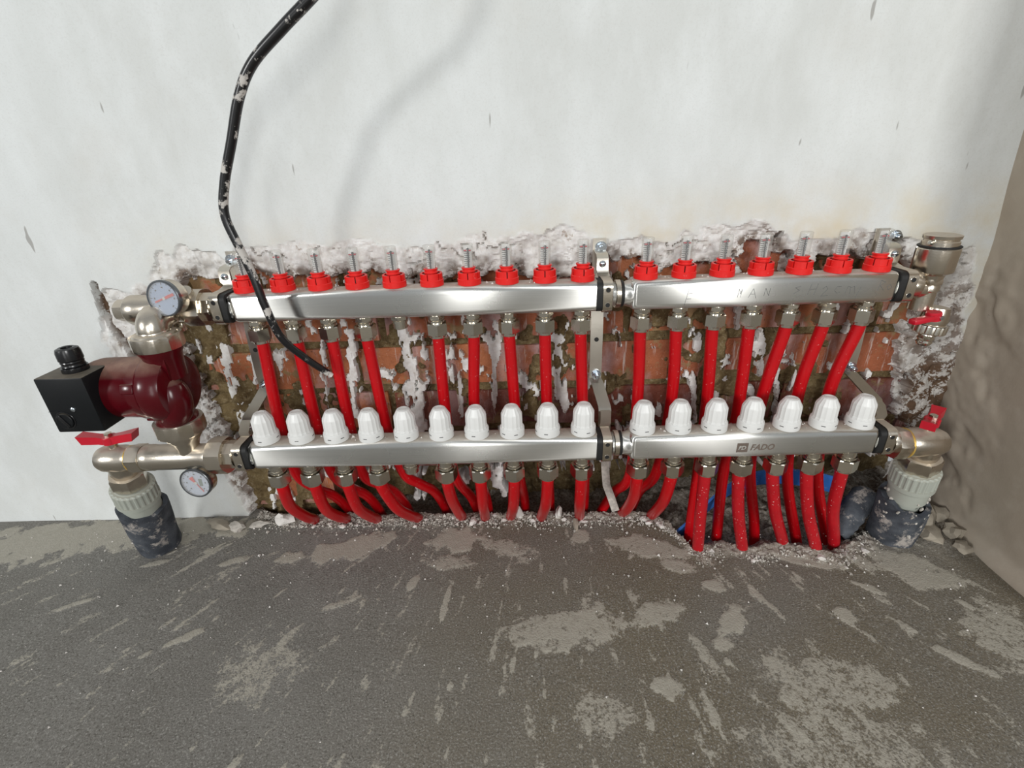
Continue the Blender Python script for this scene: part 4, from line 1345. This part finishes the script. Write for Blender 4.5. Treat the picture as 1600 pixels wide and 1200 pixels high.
def foam(label, m, s0, s1, R, ragged, seed):
    ins = thing('pipe_insulation', label, 'pipe insulation', m @ Vector((0, 0, s1 - 0.03)))
    N_ = 48
    st = [s0, s0 + 0.001] + [s0 + (s1 - s0) * t for t in (0.15, 0.3, 0.45, 0.6, 0.75, 0.9, 1.0)]
    vs_, fs_ = [], []
    for j, h in enumerate(st):
        for k in range(N_):
            a = 2 * math.pi * k / N_
            r = R + 0.0014 * math.sin(a * 2 + j * 0.5 + seed) + 0.0009 * math.sin(a * 5 - j + seed)
            hh = h + (ragged * (math.sin(a + 0.6 + seed) + 0.4 * math.sin(3 * a) + 0.3 * math.sin(7 * a + seed)) if j < 2 else 0)
            vs_.append((r * (0.80 if j == 0 else 1) * math.cos(a), r * (0.80 if j == 0 else 1) * math.sin(a), hh))
    for j in range(len(st) - 1):
        for k in range(N_):
            fs_.append((j * N_ + k, j * N_ + (k + 1) % N_, (j + 1) * N_ + (k + 1) % N_, (j + 1) * N_ + k))
    G().add(vs_, fs_, m).build('foam_sleeve', 'foam', ins, 50)
    G().lathe([(0.0205, s0 - 0.004), (0.0205, s1)], 32, m).build('inner_pipe', 'ppr', ins)
    return ins


rr = random.Random(3)
ppr('grey-green ribbed plastic coupling under the left ball valve', TV, 0.0510)
foam('dark grey foam pipe sleeve standing in the floor at the left', TV, 0.1010, LV + 0.03, 0.0325, 0.004, 0.0)

# ------------------------------------------------------------------ right assembly
ax_ = thing('end_adaptor', 'nickel adaptor joining the right end of the upper bar to the air vent', 'pipe fitting', (0.885, YU, ZU - 0.015))
G().nut(0.0190, 0.8780, 0.8890, 8, axis_m(X1, (0, YU, ZU)), 0.0012).build('adaptor_hex', 'nickel', ax_)
G().lathe([(0.0165, 0.868), (0.0165, 0.880)], 26, axis_m(X1, (0, YU, ZU))).build('adaptor_neck', 'nickel', ax_)
G().lathe([(0.0135, 0.885), (0.0135, 0.905)], 26, axis_m(X1, (0, YU, ZU - 0.006))).build('side_branch', 'nickel', ax_)
AVX = 0.905
A_ = Matrix.Translation((AVX, YU, 0))
av = thing('air_vent', 'tall nickel air vent standing at the right end of the upper bar', 'air vent', (AVX, YU, 0.385))
G().lathe([(0.0135, 0.3800), (0.0135, 0.4050), (0.0150, 0.4070), (0.0150, 0.4120), (0.0135, 0.4150), (0.0160, 0.4270), (0.0225, 0.4310), (0.0232, 0.4330), (0.0232, 0.4600), (0.0215, 0.4620), (0, 0.4620)], 44, A_).build('float_chamber', 'nickel', av)
G().ring(0.0195, 0.0232, 0.4620, 0.4640, 44, A_).build('gasket', 'rubber', av)
G().lathe([(0.0200, 0.4638), (0.0200, 0.4690), (0.0185, 0.4700), (0.0185, 0.4716), (0.0200, 0.4726), (0.0205, 0.4765), (0.0180, 0.4775), (0.0160, 0.4765), (0, 0.4765)], 44, A_).build('vent_cap', 'nickel', av)
G().lathe([(0.0028, 0), (0.0028, 0.006), (0.0018, 0.0070), (0, 0.007)], 14, axis_m((-0.8, -0.4, 0.2), (AVX - 0.017, YU - 0.008, 0.468))).build('bleed_valve', 'nickel_clean', av)
G().nut(0.0165, 0.4150, 0.4225, 6, A_, 0.001).build('base_hex', 'nickel', av)

DX, DY_ = 0.8945, -0.072
D_ = Matrix.Translation((DX, DY_, 0)) @ Matrix.Rotation(0.08, 4, 'Y')
dv = thing('drain_valve', 'small drain valve with red lever below the air vent', 'valve', (DX, DY_, 0.33))
G().lathe([(0.0130, 0.3850), (0.0150, 0.3780), (0.0160, 0.3680), (0.0150, 0.3620), (0.0165, 0.3615)], 32, D_).build('valve_body', 'nickel', dv)
G().lathe([(0.0190, 0.3610), (0.0192, 0.3600), (0.0192, 0.3510), (0.0180, 0.3495), (0.011, 0.3490)], 60, D_, lambda k, h: 1.0 if k % 3 else 0.95).build('knurled_ring', 'nickel_clean', dv, 20)
G().lathe([(0.0100, 0.3495), (0.0108, 0.3465), (0.0086, 0.3440), (0.0102, 0.3415), (0.0082, 0.3385), (0.0096, 0.3360), (0.0076, 0.3320), (0.0060, 0.3310), (0, 0.3340)], 28, D_).build('hose_nozzle', 'nickel_clean', dv)
lm = Matrix.Translation((DX + 0.004, DY_ - 0.020, 0.3745)) @ Matrix.Rotation(-0.12, 4, 'Y') @ Matrix.Rotation(0.15, 4, 'Z')
lv = G().box((-0.006, 0, 0), (0.034, 0.011, 0.0075), 0.0022, 2, lm).lathe([(0.0088, -0.0045), (0.0088, 0.0055), (0.0078, 0.0068), (0, 0.0068)], 24, lm @ Matrix.Translation((0.011, 0.003, 0))).build('lever', 'handle_red', dv)
lv['label'] = 'red lever'
G().lathe([(0.0030, 0), (0.0030, 0.002), (0, 0.0024)], 14, lm @ axis_m((0, -1, 0), (0.014, -0.005, 0.0))).build('lever_screw', 'blue_zinc', lv)

RX = 0.9390
zr = 0.1990
v = thing('ball_valve', 'angled ball valve with red handle at the right end by the corner', 'valve', (RX, YL, 0.15))
G().nut(0.0200, 0.8790, 0.8860, 8, axis_m(X1, (0, YL, zr + 0.006)), 0.001).build('adaptor_hex', 'nickel', v)
G().lathe([(0.0165, 0.868), (0.0165, 0.884)], 26, axis_m(X1, (0, YL, ZL - 0.004))).build('adaptor_neck', 'nickel', v)
G().nut(0.0235, 0.8860, 0.9040, 6, axis_m(X1, (0, YL, zr)), 0.002, 0.3).build('inlet_hex', 'nickel', v)
G().ring(0.0185, 0.0215, 0.9040, 0.9062, 32, axis_m(X1, (0, YL, zr)), 0.0003).build('seal_ring', 'brass', v)
G().lathe([(0.0198, 0.9060), (0.0208, 0.9100), (0.0212, 0.9200), (0.0208, 0.9400), (0.0195, 0.9510), (0.0160, 0.9580), (0.009, 0.9615), (0, 0.9620)], 36, axis_m(X1, (0, YL, zr))).build('valve_body', 'nickel', v)
TR, LR = down_axis((RX, YL, 0.192), (0.966, -0.084, 0.0))
G().lathe([(0.0190, 0.0), (0.0190, 0.014), (0.0178, 0.016), (0.0178, 0.024)], 32, TR).build('outlet', 'nickel', v)
G().nut(0.0255, 0.0180, 0.0415, 6, TR, 0.002, 0.3).build('outlet_hex', 'nickel', v)
butterfly(v, (RX - 0.006, YL, 0.2330), 0.75, 0.85)
ppr('grey-green ribbed plastic coupling under the right ball valve', TR, 0.0420)
ins2 = foam('torn dark foam pipe sleeve caked with plaster beside the right corner', TR, 0.1080, LR + 0.03, 0.0330, 0.007, 2.0)
g = G()
for i in range(55):
    a = rr.uniform(0, 6.28)
    h = rr.uniform(0.088, 0.125) if i < 40 else rr.uniform(0.125, 0.19)
    q = TR @ Vector((0.0325 * math.cos(a), 0.0325 * math.sin(a), h)) if h > 0.108 else TR @ Vector((0.0262 * math.cos(a), 0.0262 * math.sin(a), h))
    g.rock(q, rr.uniform(0.0012, 0.0036), i + 400, (1, 0.6, 1.2))
tag(g.build('plaster_crust', 'crumb', ins2, 0), kind='stuff')

# foam offcut lying behind the right coupling
vs_, fs_ = [], []
fo = thing('foam_offcut', 'crushed black foam scrap lying between the right pipes and the corner', 'foam scrap', (0.905, -0.06, 0.0))
g = G()
g.tube(smooth_path([(0.885, -0.070, -0.005), (0.905, -0.062, 0.016), (0.925, -0.052, 0.036), (0.945, -0.040, 0.052)], 6), 0.02, 22, True, [0.020, 0.0215, 0.020, 0.022, 0.0205, 0.022, 0.0205, 0.021, 0.022, 0.020, 0.021, 0.0205, 0.022, 0.020, 0.021, 0.0205, 0.0215, 0.020, 0.017])
g.build('foam_body', 'foam', fo, 50)

# blue plastic pipe offcut curving behind the red pipes
bl = thing('blue_strip', 'bent blue plastic strip lying in the trench behind the right pipes', 'plastic strip', (0.75, -0.02, 0.0))
pts = smooth_path([(0.622, -0.060, -0.020), (0.652, -0.050, 0.004), (0.690, -0.036, 0.038), (0.735, -0.022, 0.062), (0.790, -0.016, 0.072), (0.85, -0.020, 0.068), (0.905, -0.026, 0.055)], 8)
G().ribbon(pts, 0.036, 0.004, (0.0, -0.25, 0.95)).build('strip_body', 'blue', bl, 40)

# ------------------------------------------------------------------ black cable
CP = [(0.262, -0.125, 1.50), (0.256, -0.118, 1.10), (0.250, -0.114, 0.92), (0.240, -0.113, 0.835), (0.222, -0.114, 0.785), (0.1957, -0.115, 0.7521), (0.1702, -0.112, 0.7341), (0.1343, -0.112, 0.7096), (0.0972, -0.111, 0.6824), (0.0745, -0.11, 0.6536), (0.0532, -0.108, 0.6119), (0.0325, -0.107, 0.5701), (0.023, -0.108, 0.5358), (0.0301, -0.11, 0.5008), (0.0394, -0.112, 0.4649), (0.0454, -0.113, 0.4246), (0.0542, -0.11, 0.3822), (0.0739, -0.098, 0.3479), (0.0947, -0.086, 0.32)]
cpath = smooth_path(CP, 8)
nr = len(cpath)
cb = thing('power_cable', 'black cable with plaster splashes hanging down in front of the wall', 'cable', CP[-1])
G().tube(cpath, 0.005, 14, True, [0.0060 - 0.0012 * (i / nr) for i in range(nr)]).build('jacket', 'cable', cb, 60)
d_ = (Vector(CP[-1]) - Vector(CP[-2])).normalized()
G().tube([Vector(CP[-1]) - d_ * 0.002, Vector(CP[-1]) + d_ * 0.006], 0.0034, 12).build('frayed_end', 'chalk', cb)

# white flat plaster-coated strap end under the middle bracket
o = G().ribbon([(0.499, -0.030, 0.150), (0.500, -0.032, 0.115), (0.503, -0.040, 0.080), (0.512, -0.044, 0.055), (0.520, -0.046, 0.030)], 0.013, 0.002, (1, 0.15, 0.2)).build('metal_strip', 'crumb', None, 40, (0.505, -0.04, 0.012))
tag(o, 'plaster-caked loose strip hanging below the middle bracket', 'strip')

# ------------------------------------------------------------------ rubble
rk = random.Random(21)


def edge_y(x):
    return float(np.interp(x, EDGE_X, EDGE_Y))


big = [(-0.185, -0.030, 0.017, 'stone', 'jagged brown slab leaning beside the left foam sleeve', (1.7, 0.7, 0.45)),
       (-0.150, -0.036, 0.013, 'crumb', 'grey plaster lump on the floor under the white-faced gauge', (1.3, 0.9, 0.6)),
       (-0.070, -0.022, 0.015, 'chalk', 'white plaster heap at the foot of the wall left of the pipes', (1.4, 0.8, 0.7)),
       (-0.115, -0.030, 0.011, 'crumb', 'thin pale shard between the gauge and the white plaster heap', (1.6, 0.7, 0.4)),
       (0.352, -0.022, 0.012, 'chalk', 'upright white plaster shard between two bent red pipes', (0.6, 0.7, 1.5)),
       (0.424, -0.026, 0.011, 'chalk', 'tilted white plaster flake left of the middle bracket on the trench edge', (0.7, 0.5, 1.4)),
       (0.452, -0.048, 0.009, 'stone', 'beige splinter lying on the floor below the middle bracket', (0.6, 1.7, 0.5)),
       (0.272, -0.036, 0.008, 'chalk', 'white crumb lying in front of the sixth bent pipe', (1.3, 0.8, 0.7)),
       (1.030, -0.060, 0.024, 'stone', 'largest rounded stone in the right corner by the coupling', (1.2, 1, 0.8)),
       (1.014, -0.100, 0.019, 'stone', 'flat stone in front of the right corner rubble', (1.2, 1, 0.55)),
       (1.052, -0.098, 0.015, 'stone', 'small stone resting against the foot of the side wall', (1, 1, 0.8)),
       (1.002, -0.045, 0.020, 'stone', 'stone half hidden behind the right foam sleeve', (1, 1, 0.9)),
       (1.056, -0.062, 0.016, 'stone', 'angular stone jammed in the right corner against the side wall', (1, 1, 1)),
       (1.040, -0.130, 0.012, 'stone', 'lone pebble at the front of the corner rubble', (1.2, 1, 0.7)),
       (1.020, -0.076, 0.014, 'stone', 'middle stone of the corner pile lying on the flat stone', (1, 1, 1.3))]
for i, (x, y, s, mt, lab, sq) in enumerate(big):
    base = 0.010 if x > 0.95 else 0.002
    o = G().rock((x, y, s * sq[2] * 0.55 + base), s, 900 + i, sq, 2).build('rubble_stone' if mt == 'stone' else 'plaster_chunk', mt, None, 25, (x, y, base))
    tag(o, lab, 'stone' if mt == 'stone' else 'plaster chunk')
for i in range(46):
    x = rk.uniform(-0.10, 0.60) if i < 34 else rk.uniform(0.64, 0.95)
    y = edge_y(x) - rk.uniform(0.004, 0.030)
    s = rk.uniform(0.0026, 0.0058)
    o = G().rock((x, y, s * 0.5), s, 1000 + i, (1.3, 1, 0.7), 1).build('plaster_chip', 'chalk', None, 0, (x, y, 0))
    tag(o, 'small pale plaster chip among the crumbs along the trench edge', 'plaster chip', 'plaster chips along the trench edge')
g = G()
for i in range(6500):
    x = rk.uniform(-0.13, 0.62) if i < 4500 else rk.uniform(0.60, 1.0)
    y = edge_y(x) + rk.gauss(-0.010, 0.012)
    dz = 0.0
    if y > edge_y(x):
        dz = -(y - edge_y(x)) * (0.9 if x > 0.62 else 1.2)
    s = abs(rk.gauss(0, 0.0013)) + 0.0006
    bmv = [(1, 0, -.4), (-.6, .8, -.4), (-.6, -.8, -.4), (0, 0, .9)]
    a = rk.random() * 6.3
    m = Matrix.Translation((x, y, dz + s * 0.5 + 0.001)) @ Matrix.Rotation(a, 4, 'Z') @ Matrix.Rotation(rk.uniform(-1, 1), 4, 'X') @ Matrix.Scale(s, 4)
    g.add(bmv, [(0, 1, 2), (0, 3, 1), (1, 3, 2), (2, 3, 0)], m)
tag(g.build('rubble_crumbs', 'crumb', None, 0), 'loose grey and white crumbs spread along the edge of the trench', 'rubble', kind='stuff')
g = G()
for i in range(420):
    x = rk.uniform(-0.6, 1.02)
    y = -abs(rk.gauss(0, 0.16)) - 0.03
    s = abs(rk.gauss(0, 0.0008)) + 0.0005
    m = Matrix.Translation((x, y, s * 0.5 + 0.001)) @ Matrix.Rotation(rk.random() * 6.3, 4, 'Z') @ Matrix.Scale(s, 4)
    g.add(bmv, [(0, 1, 2), (0, 3, 1), (1, 3, 2), (2, 3, 0)], m)
tag(g.build('floor_grit', 'chalk', None, 0), 'fine white grit scattered over the open floor', 'grit', kind='stuff')
g = G()
for i in range(150):
    up_ = rk.random() < 0.5
    x = rk.choice([rk.uniform(-0.015, 0.47), rk.uniform(0.52, 0.85)])
    y = (YU if up_ else YL) + rk.uniform(-0.010, 0.012)
    z = (ZU if up_ else ZL) + 0.0203
    s = abs(rk.gauss(0, 0.0009)) + 0.0004
    m = Matrix.Translation((x, y, z + s * 0.3)) @ Matrix.Rotation(rk.random() * 6.3, 4, 'Z') @ Matrix.Scale(s, 4)
    g.add(bmv, [(0, 1, 2), (0, 3, 1), (1, 3, 2), (2, 3, 0)], m)
tag(g.build('bar_crumbs', 'chalk', None, 0), 'white plaster crumbs lying on top of the steel bars', 'crumbs', kind='stuff')
